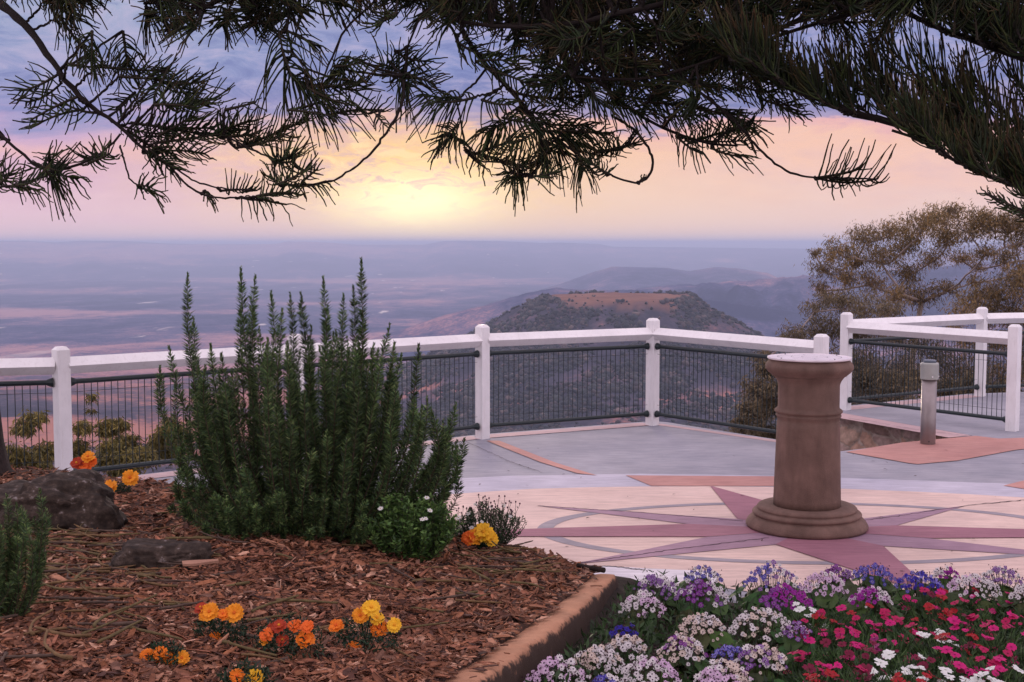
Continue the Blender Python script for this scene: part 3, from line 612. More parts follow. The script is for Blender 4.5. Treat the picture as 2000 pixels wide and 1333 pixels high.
for k, (pb, uu, vv) in enumerate(spots):
    mi = k % 24
    if k < 24:
        b = MB(); b.tube(np.array(tw[k % 8]), [.0055*random.uniform(.7, 1.1)*(1-.4*i_2/11) for i_2 in range(12)], 6)
        o = b.build('fallen_branchlet', twm[k % 3], None, True, loc=(0, 0, 0)); protos.append(o)
    else:
        o = protos[mi].copy(); COL.objects.link(o)
    o.location = (pb[0], pb[1], float(mound(pb[0], pb[1]))+.030); o.rotation_euler = (random.gauss(0, .06)-.1, random.gauss(0, .06), (random.gauss(0, .5)+(math.pi if random.random() < .5 else 0)) if k < 250 else random.uniform(0, 6.28)); sc0 = random.uniform(.6, 1.1); o.scale = (sc0,)*3
    lm = min([(math.hypot(uu-a, 1.6*(vv-b_)), t2) for a, b_, t2 in (((0, 1100, 'beside the small rosemary at the left edge')), (110, 1030, 'in front of the large boulder'), (310, 1095, 'around the flat grey rock'), (600, 1080, 'in front of the large rosemary'), (820, 1110, 'below the bright green leafy bush'), (1010, 1110, 'below the seed-head bush'), (1090, 1180, 'next to the kerb'), (440, 1230, 'near the golden marigold'), (700, 1240, 'near the yellow and orange marigold'), (160, 1270, 'in the bottom left corner'), (900, 1260, 'towards the lower kerb'))])[1]
    tag(o, ('dry tan', 'olive green', 'dark brown')[mi % 3]+' pine branchlet lying on the mulch '+lm, 'branchlet', 'fallen pine branchlets')
# rocks
def rock(name, c, sz, rz, label, seed, m=None):
    bm = bmesh.new(); bmesh.ops.create_icosphere(bm, subdivisions=5, radius=1); cr, sr = math.cos(rz), math.sin(rz)
    for v in bm.verts:
        p_ = v.co.copy(); n0 = mnoise.fractal(p_*1.1+Vector((seed, 0, 0)), 1, 2, 5)*.38+mnoise.fractal(p_*5+Vector((seed, 0, 0)), 1, 2, 4)*.05
        q0 = Vector([math.copysign(abs(a)**.8, a) for a in p_])*(1+n0); q0 = Vector((q0.x*sz[0], q0.y*sz[1], q0.z*sz[2])); v.co = (q0.x*cr-q0.y*sr, q0.x*sr+q0.y*cr, q0.z)
    me_ = bpy.data.meshes.new(name); bm.to_mesh(me_); bm.free(); me_.materials.append(m or rockm); me_.polygons.foreach_set('use_smooth', np.ones(len(me_.polygons), bool))
    o = bpy.data.objects.new(name, me_); COL.objects.link(o); o.location = c; return tag(o, label, 'rock')
rb1 = atbed(95, 1035); rock('boulder', (rb1[0], rb1[1]+.15, rb1[2]+.06), (.26, .22, .145), .1, 'large dark lichen-spotted boulder beside the left post, behind the small rosemary', 3.1)
rb2 = atbed(312, 1108); rock('rock', (rb2[0], rb2[1]+.05, rb2[2]+.015), (.165, .12, .068), .25, 'flat grey-brown rock half buried in the mulch in front of the big rosemary', 9.4)
bl = MB(); c = atbed(392, 1120); V = []
for k in range(7): s_ = k/6; V += [(-.06+.12*s_, -.012-.006*math.sin(s_*5), .0), (-.06+.12*s_, .012+.006*math.sin(s_*4+1), .004)]
V = np.array(V); V = np.concatenate([V, V-(0, 0, .008)]); cr, sr = math.cos(.35), math.sin(.35); V = V@np.array([[cr, sr, 0], [-sr, cr, 0], [0, 0, 1]])+c+(0, 0, .04)
bl.add(V, [(2*k, 2*k+2, 2*k+3, 2*k+1) for k in range(6)]+[(2*k+14, 2*k+15, 2*k+17, 2*k+16) for k in range(6)]+[(2*k, 2*k+14, 2*k+16, 2*k+2) for k in range(6)]+[(2*k+1, 2*k+3, 2*k+17, 2*k+15) for k in range(6)]+[(0, 1, 15, 14), (12, 26, 27, 13)])
tag(bl.build('bark_slab', mat('pale_bark', (.34, .18, .12), .9, .25, 20, .4, 90)), 'pale tan slab of bark lying against the flat grey rock', 'bark piece')
# stick on the kerb corner
st = MB(); a_ = atbed(1128, 1117); b_ = atbed(1180, 1130); st.tube([a_+(0, 0, .03), (a_+b_)/2+(0, 0, .03), b_+(0, 0, .035)], [.009, .011, .012], 8)
tag(st.build('fallen_stick', barkm, None, True), 'short thick dark stick lying at the far end of the kerb', 'stick')
#%%PLANTS
# ------------------------------------------------------------------ rosemary
def spike(bag, base, ctrl, tip, ll=.026, dens=620, green=1.0, rad=.0022, lw=.0042):
    t_ = np.linspace(0, 1, 14)[:, None]; P_ = (1-t_)**2*base+2*t_*(1-t_)*ctrl+t_**2*tip; P_ = P_+np.sin(t_*rng.uniform(5, 9)+rng.uniform(0, 6))*t_*rng.normal(size=3)*.009; L = np.linalg.norm(np.diff(P_, axis=0), axis=1).sum()
    V, Fq = tubes(P_[None], np.linspace(rad*1.6, rad*.5, 14)[None], 5); bag.add(V, Fq, (.085, .06, .04))
    n = int(L*dens); s = rng.random(n)**.85*.96+.04; s = np.where(rng.random(n) < .25, rng.uniform(.7, 1, n), s)
    k = np.clip(s*13, 0, 12.999); i0 = k.astype(int); f = (k-i0)[:, None]; B = P_[i0]*(1-f)+P_[i0+1]*f; T = P_[i0+1]-P_[i0]; T /= np.linalg.norm(T, axis=1)[:, None]
    o = unit(n); o -= (o*T).sum(1)[:, None]*T; o /= np.linalg.norm(o, axis=1)[:, None]+1e-9
    up = np.where(s > .96, 1.6, .35+.55*rng.random(n))[:, None]; d = o+T*up+np.array((0, 0, .1))
    l = ll*rng.uniform(.65, 1.15, n)*np.clip((1.03-s)*9, .35, 1); V, Fq = leaves(B, d, unit(n), l, np.full(n, lw), .03)
    green = green*rng.uniform(.7, 1.35)
    c = np.array([(.068, .115, .036), (.040, .078, .029), (.130, .175, .060), (.024, .044, .020)])[rng.choice(4, n, p=[.36, .26, .18, .20])]*rng.uniform(.5, 1.5, (n, 1))*green
    c = c*np.where(s > .9, 1.35, 1)[:, None]; bag.add(V, Fq, np.repeat(c, 4, 0))
def P(px_, py_, D): return atD(px_, py_, D)
RB = atD(630, 1040, 5.55)
rm = thing('rosemary_bush', 'large dark green rosemary bush with tall upright spikes in front of the railing', 'bush', (RB[0], RB[1], float(mound(RB[0], RB[1]))))
tips = [(367, 534, 5.6), (466, 522, 5.5), (491, 533, 5.75), (529, 570, 5.6), (565, 574, 5.8), (590, 567, 5.5), (631, 544, 5.6), (671, 574, 5.75), (705, 507, 5.5), (712, 612, 5.6), (761, 634, 5.7), (817, 673, 5.8), (894, 782, 5.6), (331, 675, 5.5), (313, 716, 5.7),
        (409, 671, 5.8), (547, 612, 5.4), (768, 662, 5.4), (784, 693, 5.5), (732, 672, 5.8), (430, 693, 5.4), (905, 858, 5.5), (655, 640, 5.9), (606, 640, 5.3), (509, 640, 5.9), (640, 600, 5.8), (690, 560, 5.7), (470, 600, 5.7), (378, 620, 5.7), (500, 600, 5.5)]
envx = [320, 370, 440, 500, 560, 620, 680, 740, 800, 860, 905]; envy = [760, 700, 720, 640, 650, 640, 640, 680, 740, 800, 880]
inner = []
for k in range(330):
    x_ = rng.uniform(332, 900) if k % 3 else rng.normal(620, 110); x_ = min(max(x_, 332), 900); e_ = np.interp(x_, envx, envy); y_ = e_+(1000-e_)*rng.random()**1.1; inner.append((x_, y_, rng.uniform(5.15, 6.05)))
low = [(rng.uniform(400, 720), rng.uniform(950, 1050), rng.uniform(4.98, 5.3)) for _ in range(45)]
def bush_stem(tp, bx0, bspread, lowf=False, **kw):
    x_, y_, D_ = tp; bspread = bspread*rng.uniform(.45, 1.1) if not lowf else bspread; tip = atD(x_, y_, D_); bx = bx0+(x_-bx0)*bspread+rng.normal()*12; b0 = atD(bx, 1040, 5.35+.6*rng.random()+.3*(D_-5.55)); b0[2] = float(mound(b0[0], b0[1]))
    h = max(tip[2]-b0[2], .05); ctrl = np.array((b0[0]+(tip[0]-b0[0])*(rng.uniform(.7, 1.15) if not lowf else .8)+rng.normal()*.035, b0[1]+(tip[1]-b0[1])*1.0, b0[2]+h*(.35 if not lowf else .3)))
    return b0, ctrl, tip
for k, tp in enumerate(tips):
    bg_ = Bag(); spike(bg_, *bush_stem(tp, 620, .62), ll=.038, dens=780); bg_.build('stem', leafm, rm)
for g_ in range(28):
    bg_ = Bag()
    for tp in inner[g_::28][:3]: spike(bg_, *bush_stem(tp, 620, .62), ll=.036, dens=620); break
    bg_.build('stem', leafm, rm)
bg_ = Bag()
for k, tp in enumerate(inner[28:]): spike(bg_, *bush_stem(tp, 620, .62), ll=.036, dens=560, green=1.0)
for tp in low: spike(bg_, *bush_stem(tp, 600, .75, True), ll=.026, dens=900, green=1.15)
bg_.build('foliage', leafm, rm)
# smaller rosemary at the left edge
RB2 = atbed(-15, 1215); rs = thing('rosemary_bush', 'small feathery green rosemary cut off by the left edge of the photo', 'bush', (RB2[0], RB2[1], float(mound(RB2[0], RB2[1]))))
for g_ in range(30):
    bg_ = Bag()
    for _ in range(3):
        a = rng.uniform(0, 6.28); r_ = .13*rng.random()**.5; H = rng.uniform(.12, .37); tip = RB2+np.array((r_*1.0*math.cos(a)*1.15, r_*math.sin(a), H)); b0 = RB2+np.array((r_*.5*math.cos(a), r_*.5*math.sin(a), -.01))
        spike(bg_, b0, (b0+tip)/2+np.array((r_*.5*math.cos(a), r_*.5*math.sin(a), -.02)), tip, ll=.021, dens=1100, green=1.1, rad=.0015, lw=.0024)
    bg_.build('stem', leafm, rs)

# ------------------------------------------------------------------ leafy bushes beside the rosemary
def leafy(name, label, c, r, h, n, ll, lw, cols, stems=60, heads=None, daisies=0):
    o = thing(name, label, 'bush', (c[0], c[1], float(mound(c[0], c[1]))-.01)); c = ORG[o.name]
    bg_ = Bag(); K = stems; a = rng.uniform(0, 6.28, K); q_ = rng.random(K)**.5
    tip = c+np.stack([r*q_*np.cos(a), r*.8*q_*np.sin(a), h*np.sqrt(np.clip(1-.75*q_**2, .1, 1))*rng.uniform(.8, 1.12, K)], 1)
    b0 = c+np.stack([.3*r*q_*np.cos(a), .3*r*q_*np.sin(a), 0*a], 1); mid = b0*.45+tip*.55+np.stack([.1*r*np.cos(a), .1*r*np.sin(a), -.1*h+0*a], 1)
    t_ = np.linspace(0, 1, 6)[None, :, None]; Pq = (1-t_)**2*b0[:, None]+2*t_*(1-t_)*mid[:, None]+t_**2*tip[:, None]
    V, Fq = tubes(Pq, np.linspace(.0025, .001, 6)[None].repeat(K, 0), 3); bg_.add(V, Fq, (.07, .055, .04))
    k = rng.integers(0, K, n); s = rng.random(n)**.6*4.99; i0 = s.astype(int); f = (s-i0)[:, None]; B = Pq[k, i0]*(1-f)+Pq[k, i0+1]*f
    d = unit(n)*np.array((1, 1, .5))+np.array((0, 0, .45)); nn_ = unit(n)*.6+np.array((0, 0, 1)); V, Fq = leaves(B, d, nn_, ll*rng.uniform(.6, 1.25, n), lw*rng.uniform(.7, 1.2, n), -.06)
    cc = np.array(cols)[rng.integers(0, len(cols), n)]*rng.uniform(.7, 1.3, (n, 1)); bg_.add(V, Fq, np.repeat(cc, 4, 0)); bg_.build('foliage', leafm, o)
    if heads:
        hb_ = Bag(); K = heads; a = rng.uniform(0, 6.28, K); q_ = rng.random(K)**.5; b0 = c+np.stack([r*.8*q_*np.cos(a), r*.6*q_*np.sin(a), h*.6+0*a], 1)
        tip = b0+np.stack([rng.normal(0, .018, K), rng.normal(0, .018, K), h*rng.uniform(.35, .85, K)*(1-.5*q_)], 1); Pq = b0[:, None]*(1-t_)+tip[:, None]*t_
        V, Fq = tubes(Pq, np.full((K, 6), .0011), 3); hb_.add(V, Fq, (.09, .08, .05))
        hd = np.stack([tip, tip+(0, 0, .004), tip+(0, 0, .009)], 1); V, Fq = tubes(hd, np.stack([np.full(K, .002), np.full(K, .0048), np.full(K, .002)], 1), 5); hb_.add(V, Fq, (.09, .03, .06))
        m_ = K*5; kk = rng.integers(0, K, m_); s = rng.random(m_)[:, None]; V, Fq = leaves(b0[kk]*(1-s)+tip[kk]*s, unit(m_)+(0, 0, .6), unit(m_), np.full(m_, .016), np.full(m_, .004)); hb_.add(V, Fq, (.05, .08, .035))
        hb_.build('seed_head', leafm, o)
    for _ in range(daisies):
        a = rng.uniform(-3.1, 0); q_ = rng.uniform(.3, 1); pz = c+np.array((r*q_*math.cos(a), r*.8*q_*math.sin(a), h*math.sqrt(1-.7*q_*q_)*1.03+.012)); DZ.append((pz, o))
    return o
DZ = []
c1 = atbed(808, 1092); leafy('leafy_bush', 'bright green leafy bush with white daisies at the foot of the rosemary', c1+(.0, -.02, 0), .20, .265, 6500, .027, .012, [(.10, .19, .045), (.075, .15, .04), (.14, .24, .06), (.045, .09, .03)], 120, None, 6)
c2 = atbed(955, 1068); leafy('leafy_bush', 'dark green bush with thin seed heads beside the kerb end of the mulch', c2+(0, .09, 0), .185, .20, 3600, .018, .007, [(.045, .085, .035), (.06, .10, .045), (.03, .055, .025)], 100, 46, 7)
c3 = atbed(880, 1050); leafy('leafy_bush', 'low sprawling bush with white daisies and seed heads behind the bright green one', c3+(0, .25, 0), .18, .22, 2600, .017, .007, [(.04, .08, .03), (.06, .10, .045), (.03, .055, .025)], 80, 40, 9)

# ------------------------------------------------------------------ flower heads
def flower_proto(name, npet, r, w, layers, tipc, midc, eyec, cup=.15, ruff=.1, eye=.18, notch=0):
    """one flower as a mesh: petals in layers + eye; colour by ring"""
    b = MB()
    for li in range(layers):
        rl = r*(1-.30*li); z0 = .12*r*li; n = npet if li < 2 else max(4, npet-2)
        for k in range(n):
            a = 2*math.pi*(k+.5*(li % 2)+random.uniform(-.12, .12))/n; ca, sa = math.cos(a), math.sin(a); L = rl*random.uniform(.85, 1.1); cu = cup+random.uniform(-ruff, ruff)+.25*li
            rows = [(.12, .25), (.45, .8), (.8, 1.0), (1.0, .62)]; V = []; Cc = []
            for q_, ww in rows:
                zz = z0+L*cu*q_*q_*1.2
                for s in (-1, 0, 1):
                    rr_ = L*(q_-(notch if (q_ == 1.0 and s == 0) else 0)); t_ = s*ww*w*rl/2; V.append((rr_*ca-t_*sa, rr_*sa+t_*ca, zz+(.04*r if s == 0 else random.uniform(-.06, .06)*r)))
                    m_ = min(1, max(0, (q_-.28)/.2)); Cc.append([midc[c]*(1-m_)+tipc[c]*m_ for c in range(3)])
            b.V.append(np.array(V)); b.C.append(np.array(Cc)); b.F += [tuple(b.n+i for i in f) for f in [(3*i+j_, 3*i+j_+1, 3*i+4+j_, 3*i+3+j_) for i in range(3) for j_ in range(2)]]; b.n += len(V)
    b.lathe([(eye*r*.6, -.02*r), (eye*r, .08*r), (eye*r*.7, .14*r+.12*r*(layers-1)), (.001, .17*r+.12*r*(layers-1))], (0, 0, 0), 8, col=eyec)
    V = np.concatenate(b.V); me_ = bpy.data.meshes.new(name); me_.from_pydata(V.tolist(), [], b.F)
    a_ = me_.color_attributes.new('Col', 'FLOAT_COLOR', 'POINT'); c4 = np.ones((len(V), 4), np.float32); c4[:, :3] = np.concatenate(b.C); a_.data.foreach_set('color', c4.ravel()); me_.materials.append(petal); return me_
def put(me_, parent, pos, nrm, sc=1.0, name='flower'):
    o = bpy.data.objects.new(name, me_); COL.objects.link(o); o.parent = parent; o.location = tuple(np.array(pos)-ORG[parent.name])
    o.rotation_mode = 'QUATERNION'; o.rotation_quaternion = Vector(nrm).to_track_quat('Z', 'Y') @ __import__('mathutils').Quaternion((0, 0, 1), random.uniform(0, 6.28)); o.scale = (sc,)*3; return o
dz = flower_proto('daisy', 10, .011, .42, 1, (.75, .74, .70), (.75, .74, .66), (.55, .38, .05), .05, .05, .22)
for pz, o in DZ: put(dz, o, pz, (random.uniform(-.4, .4), -.6, 1), random.uniform(.8, 1.15))
# marigolds
OR = (.85, .22, .015); YO = (.85, .33, .02); YE = (.88, .50, .025); RD = (.40, .04, .012); OR2 = (.82, .15, .02)
mg = {k: flower_proto('marigold_flower', 8, .0275, .66, 2, c, m_, e, .02, .16, .2, .09) for k, (c, m_, e) in {'o': (OR, (.80, .16, .01), (.75, .12, .01)), 'y': (YE, (.85, .40, .02), (.8, .35, .01)), 'w': (YO, (.8, .24, .01), (.7, .15, .01)), 'r': (RD, (.55, .08, .01), (.7, .3, .02)), 't': (OR2, (.8, .2, .02), (.8, .12, .01))}.items()}
MG = [((168, 940), [(150, 905, 'r', .8), (172, 893, 'w', .8), (165, 912, 't', .8), (156, 925, 'r', .7), (180, 902, 't', .6)], .055, 'small dark marigold with red-orange blooms at the foot of the left post'),
      ((235, 968), [(213, 955, 'w', 1.1), (254, 934, 'w', 1.0)], .06, 'marigold with two amber blooms near the far left edge of the mulch'),
      ((432, 1272), [(410, 1196, 'w', 1.15), (458, 1198, 'w', 1.15), (392, 1187, 'r', .8), (436, 1200, 'o', .8), (418, 1250, 'o', .95), (400, 1203, 'w', .7)], .075, 'marigold with golden blooms above dark leaves, right of the low orange one'),
      ((562, 1300), [(520, 1240, 't', .85), (545, 1222, 'r', .9), (575, 1222, 't', .9), (600, 1224, 't', .8), (596, 1249, 'o', 1.2), (552, 1250, 'r', .8), (516, 1252, 'w', .6), (533, 1228, 'r', .8)], .095, 'largest marigold plant, one big orange bloom beside a cluster of dark red ones'),
      ((715, 1285), [(725, 1187, 'y', 1.05), (704, 1203, 'w', 1.0), (740, 1228, 'o', 1.1), (736, 1208, 'y', .9), (770, 1222, 'y', .9), (657, 1223, 'o', .95), (690, 1268, 'o', 1.05)], .095, 'marigold plant with mixed yellow and orange blooms nearest to the kerb'),
      ((322, 1318), [(288, 1282, 'o', 1.0), (312, 1275, 'o', .9), (330, 1288, 'o', 1.0), (355, 1286, 'w', .9), (305, 1292, 't', .8)], .05, 'low marigold with a row of five orange blooms and hardly any leaves showing'),
      ((480, 1362), [(463, 1322, 'o', .95), (497, 1327, 'y', 1.15)], .06, 'marigold at the bottom edge with one orange and one yellow bloom'),
      ((945, 1075), [(944, 1040, 'y', 1.25), (928, 1050, 'w', 1.1), (958, 1052, 'y', 1.0), (915, 1051, 't', .9)], .05, 'yellow marigold tucked between the two leafy bushes')]
for (bx, by), fl, r_, lab in MG:
    c = atbed(bx, by); c[2] = float(mound(c[0], c[1])); o = thing('marigold_plant', lab, 'marigold', c, 'marigolds in the mulch')
    n = 900; bg_ = Bag(); a = rng.uniform(0, 6.28, n); q_ = rng.random(n)**.5; hh = r_*1.25
    B = c+np.stack([r_*q_*np.cos(a), r_*.8*q_*np.sin(a), hh*rng.random(n)*np.sqrt(1-.8*q_**2)], 1); V, Fq = leaves(B, unit(n)+(0, 0, .3), unit(n)+(0, 0, .6), rng.uniform(.010, .022, n), rng.uniform(.003, .006, n)); bg_.add(V, Fq, np.repeat(np.array([(.018, .042, .020), (.03, .06, .028), (.012, .028, .016)])[rng.integers(0, 3, n)], 4, 0))
    sp_l = []
    for fx, fy, kd, fs in fl:
        f = atD(fx, fy, c[1]-.01-.35*r_*random.random()); sp_l.append(f-(0, 0, .01))
        put(mg[kd], o, f, ((fx-bx)/160+random.uniform(-.2, .2), -1.1+random.uniform(-.3, .3), 1+random.uniform(-.3, .3)), fs*c[1]/3.35*.86)
    E = np.array(sp_l); t_ = np.linspace(0, 1, 5)[None, :, None]; b0 = np.repeat(c[None]*1.0, len(E), 0)+rng.normal(size=(len(E), 3))*(.01, .01, 0); V, Fq = tubes(b0[:, None]*(1-t_)+E[:, None]*t_, np.full((len(E), 5), .0018), 4); bg_.add(V, Fq, (.03, .05, .02))
    bg_.build('foliage', leafm, o)

# ------------------------------------------------------------------ cinerarias
WH = (.78, .74, .72); EY = (.04, .015, .045)
kinds = {'white': ((.66, .62, .62), WH, EY), 'violet': ((.19, .055, .29), WH, (.08, .02, .12)), 'blue': ((.055, .04, .36), (.66, .62, .76), (.05, .03, .18)), 'deepblue': ((.035, .02, .33), (.03, .02, .28), (.03, .02, .12)),
         'purple': ((.20, .02, .26), (.55, .40, .55), (.10, .01, .12)), 'magenta': ((.30, .015, .28), (.34, .03, .30), (.10, .01, .10)), 'pink': ((.62, .42, .60), WH, (.09, .03, .10)), 'lavender': ((.20, .17, .58), (.66, .62, .80), (.05, .04, .22)), 'cream': ((.62, .50, .42), WH, (.10, .05, .04))}
cn = {k: [flower_proto('cineraria_flower', 10, .0102, .40, 1, *v, .10, .12, .27) for _ in range(2)] for k, v in kinds.items()}
CN = [(1285, 1152, 95, ['violet', 'white', 'violet']), (1255, 1190, 95, ['white', 'white', 'pink']), (1375, 1130, 75, ['blue', 'white']), (1372, 1165, 105, ['purple', 'violet', 'purple', 'white']), (1510, 1138, 115, ['blue', 'white', 'violet', 'blue']),
      (1538, 1176, 105, ['magenta', 'magenta', 'purple']), (1612, 1150, 95, ['pink', 'pink', 'white']), (1708, 1126, 85, ['blue', 'blue', 'lavender']), (1705, 1172, 85, ['white', 'pink', 'magenta']), (1800, 1146, 95, ['blue', 'deepblue', 'lavender']), (1905, 1150, 105, ['white', 'white', 'pink']),
      (1962, 1132, 80, ['violet', 'white']), (1490, 1228, 130, ['white', 'white', 'white', 'cream']), (1560, 1240, 60, ['pink', 'violet']), (1372, 1232, 100, ['cream', 'white', 'cream']), (1222, 1242, 62, ['deepblue']), (1222, 1268, 85, ['cream', 'white']), (1168, 1300, 105, ['white', 'white', 'cream']),
      (1335, 1278, 100, ['purple', 'cream', 'white']), (1425, 1284, 60, ['lavender', 'lavender', 'blue']), (1488, 1292, 105, ['cream', 'white', 'violet']), (1270, 1322, 120, ['white', 'white', 'pink']), (1090, 1330, 130, ['pink', 'white', 'pink']), (1415, 1333, 120, ['cream', 'white', 'pink']), (1640, 1128, 60, ['purple', 'violet']), (1185, 1345, 70, ['white', 'blue']), (1850, 1128, 60, ['white', 'magenta']), (2010, 1165, 70, ['white', 'white'])]
cl = ['violet-edged white cineraria at the left end of the back row', 'broad white cineraria hard against the kerb end', 'blue and white ringed cineraria second from the left at the back', 'purple cineraria with white rings behind the big round leaf', 'blue and white cineraria in the back row below the left side of the pedestal',
      'magenta-purple cineraria behind the largest white one', 'pale pink cineraria with dark eyes in front of the pedestal base', 'vivid blue cineraria with white rings standing against the mauve star', 'white and pink cineraria just below the vivid blue one', 'deep blue cineraria at the back among red dianthus', 'big white cineraria at the back near the right edge',
      'violet and white cineraria topmost at the right edge', 'largest dome of white cineraria, beside the dianthus', 'small pinkish cineraria at the right flank of the largest white dome', 'cream-white open cineraria left of the largest white dome', 'solid deep blue cineraria close to the kerb', 'brownish cream cineraria in front of the deep blue one', 'white cineraria dome close beside the middle of the kerb',
      'purple and cream cineraria with many buds in the middle of the bed', 'lavender-blue cineraria with few blooms beside the big leaf', 'cream and violet cineraria in front of the largest white dome', 'white cineraria dome at the bottom edge, right of the one by the kerb', 'pinkish white cineraria at the bottom left corner of the bed', 'cream-pink cineraria at the bottom edge in the middle of the bed', 'small purple cineraria top peeping up in front of the pedestal', 'small white cineraria at the bottom edge between two wide domes', 'small white and magenta cineraria at the back right', 'white cineraria cut off by the right edge']
def bigleaf(bag, c, r, nrm, col):
    n = 14; nrm = np.array(nrm, float); nrm /= np.linalg.norm(nrm); a = np.cross(nrm, (0.3, 1, 0)); a /= np.linalg.norm(a); b_ = np.cross(nrm, a); ph = random.uniform(0, 6.28)
    V = [c-nrm*r*.18]; 
    for q_ in (.55, 1.0):
        for k in range(n):
            th_ = 2*math.pi*k/n; rr_ = r*q_*(1+.07*math.sin(5*th_+ph)+random.uniform(-.05, .05)); rr_ *= 1-.35*max(0, math.cos(th_-ph))**8
            V.append(c+rr_*(math.cos(th_)*a+math.sin(th_)*b_)+nrm*(r*(.02-.16*(q_ > .9)*random.random())))
    Fq = [(0, 1+k, 1+(k+1) % n, 0) for k in range(n)]+[(1+k, 1+n+k, 1+n+(k+1) % n, 1+(k+1) % n) for k in range(n)]
    bag.append((np.array(V), Fq, col))
for (bx, by, wpx, kk), lab in zip(CN, cl):
    g = atbed(bx, by, lambda x, y: soilz(x, y)+.15); Dp = g[1]; c = np.array((g[0], Dp+.02, soilz(g[0], Dp))); o = thing('cineraria_plant', lab, 'cineraria', c, 'cinerarias in the flower bed')
    r_ = wpx/2/F*Dp; top = np.array((g[0], Dp+.02, g[2])); hgt_ = r_*random.uniform(.42, .62); b = MB()
    lv = []
    for k in range(19):
        a = random.uniform(0, 6.28); q_ = random.uniform(.3, 1.45); bigleaf(lv, c+np.array((r_*q_*math.cos(a), r_*q_*.9*math.sin(a), random.uniform(.05, .135)-.03*(q_ > 1))), random.uniform(.030, .052), (math.cos(a)*.7+random.uniform(-.3, .3), math.sin(a)*.7-.25, 1), [x_*random.uniform(.7, 1.3) for x_ in (.045, .085, .022)])
    if lab.startswith(('purple cineraria with white', 'magenta', 'lavender')): bigleaf(lv, top+np.array((.05 if 'purple c' in lab else -.055 if 'mag' in lab else .07, -.05, -.03)), .05, (0, -.75, 1), (.06, .115, .03))
    for V_, Fq_, cc_ in lv: b.add(V_, [f if f[0] != f[3] else f[:3] for f in Fq_], cc_)
    npt = int(min(97, max(34, 88*(wpx/100)**2))); fls = []
    for k in range(npt):
        q_ = math.sqrt((k+.5)/npt); a = k*2.39996+random.uniform(-.25, .25); q_ = min(1, q_+random.uniform(-.05, .05))
        pz = top+np.array((r_*q_*math.cos(a), r_*.85*q_*math.sin(a), hgt_*(1-q_**2)*1.0-hgt_*.25*q_+random.uniform(-.013, .013))); nr = np.array((q_*math.cos(a)*.9+random.uniform(-.6, .6), q_*math.sin(a)*.7-.65-.6*(by < 1192)+random.uniform(-.4, .4), 1)); fls.append((pz, nr, a))
    stems_ = [s_[0] for s_ in fls[::2]]; E = np.array(stems_)-(0, 0, .006); b0 = c+(E-c)*(.18, .18, 0)+(0, 0, .0); t_ = np.linspace(0, 1, 5)[None, :, None]; mid = b0*.4+E*.6-(0, 0, .015)
    Pq = (1-t_)**2*b0[:, None]+2*t_*(1-t_)*mid[:, None]+t_**2*E[:, None]; V, Fq = tubes(Pq, np.full((len(E), 5), .0013), 3); b.add(V, Fq.tolist(), (.06, .055, .03))
    n = 170; B = np.array([fls[random.randrange(npt)][0] for _ in range(n)])+rng.normal(size=(n, 3))*(.012, .012, .005)-(0, 0, .002); V, Fq = leaves(B, unit(n)+(0, 0, .8), unit(n), np.full(n, .009), np.full(n, .0055)); b.add(V, Fq.tolist(), (.06, .025, .035))  # dark maroon buds, also standing in for the shade between flowers
    b.build('foliage', leafm, o, usecol=True)
    seg = random.uniform(0, 6.28)
    for pz, nr, a in fls:
        kd = kk[int(((a-seg) % 6.283)/6.2832*len(kk)*.999)] if random.random() < .6 else random.choice(kk)
        put(cn[kd][random.randrange(2)], o, pz, nr, random.uniform(.5, 1.2))
# ------------------------------------------------------------------ dianthus
dk = {'magenta': ((.56, .008, .16), (.44, .006, .14)), 'crimson': ((.44, .006, .085), (.32, .005, .07)), 'red': ((.36, .008, .016), (.26, .006, .012)), 'darkred': ((.17, .004, .035), (.12, .004, .02)), 'white': ((.76, .77, .74), (.74, .76, .70)), 'plum': ((.26, .008, .12), (.2, .006, .1))}
dn = {k: [flower_proto('dianthus_flower', 5, .0160, .92, 1, v[0], v[1], v[1], .05, .22, .10, .14) for _ in range(3)] for k, v in dk.items()}
pn_ = {'magenta': 'bright magenta', 'crimson': 'crimson', 'red': 'red', 'darkred': 'dark red', 'white': 'white', 'plum': 'plum'}
DS = [(1590, 1215, 'crimson'), (1640, 1225, 'magenta'), (1600, 1255, 'magenta'), (1650, 1270, 'magenta'), (1690, 1245, 'crimson'), (1560, 1275, 'crimson'), (1620, 1195, 'red'), (1670, 1190, 'red'), (1575, 1195, 'white'), (1740, 1205, 'crimson'), (1715, 1215, 'magenta'), (1760, 1240, 'magenta'), (1730, 1260, 'plum'), (1790, 1225, 'crimson'), (1800, 1160, 'magenta'), (1850, 1180, 'red'),
      (1820, 1195, 'red'), (1870, 1160, 'red'), (1900, 1185, 'crimson'), (1940, 1165, 'magenta'), (1980, 1170, 'magenta'), (1880, 1215, 'darkred'), (1920, 1210, 'crimson'), (1850, 1220, 'white'), (1835, 1250, 'white'), (1960, 1230, 'crimson'), (1975, 1245, 'magenta'), (1930, 1245, 'magenta'), (1880, 1255, 'red'), (1870, 1270, 'magenta'), (1900, 1300, 'magenta'), (1940, 1290, 'crimson'), (1960, 1305, 'magenta'),
      (1830, 1295, 'darkred'), (1780, 1285, 'white'), (1740, 1300, 'white'), (1790, 1325, 'red'), (1700, 1320, 'darkred'), (1575, 1305, 'crimson'), (1610, 1325, 'red'), (1640, 1310, 'magenta'), (1840, 1325, 'white'), (1880, 1345, 'magenta'), (1950, 1330, 'white'), (1990, 1325, 'white'), (1995, 1205, 'crimson'), (1690, 1280, 'darkred'), (2000, 1270, 'magenta')]
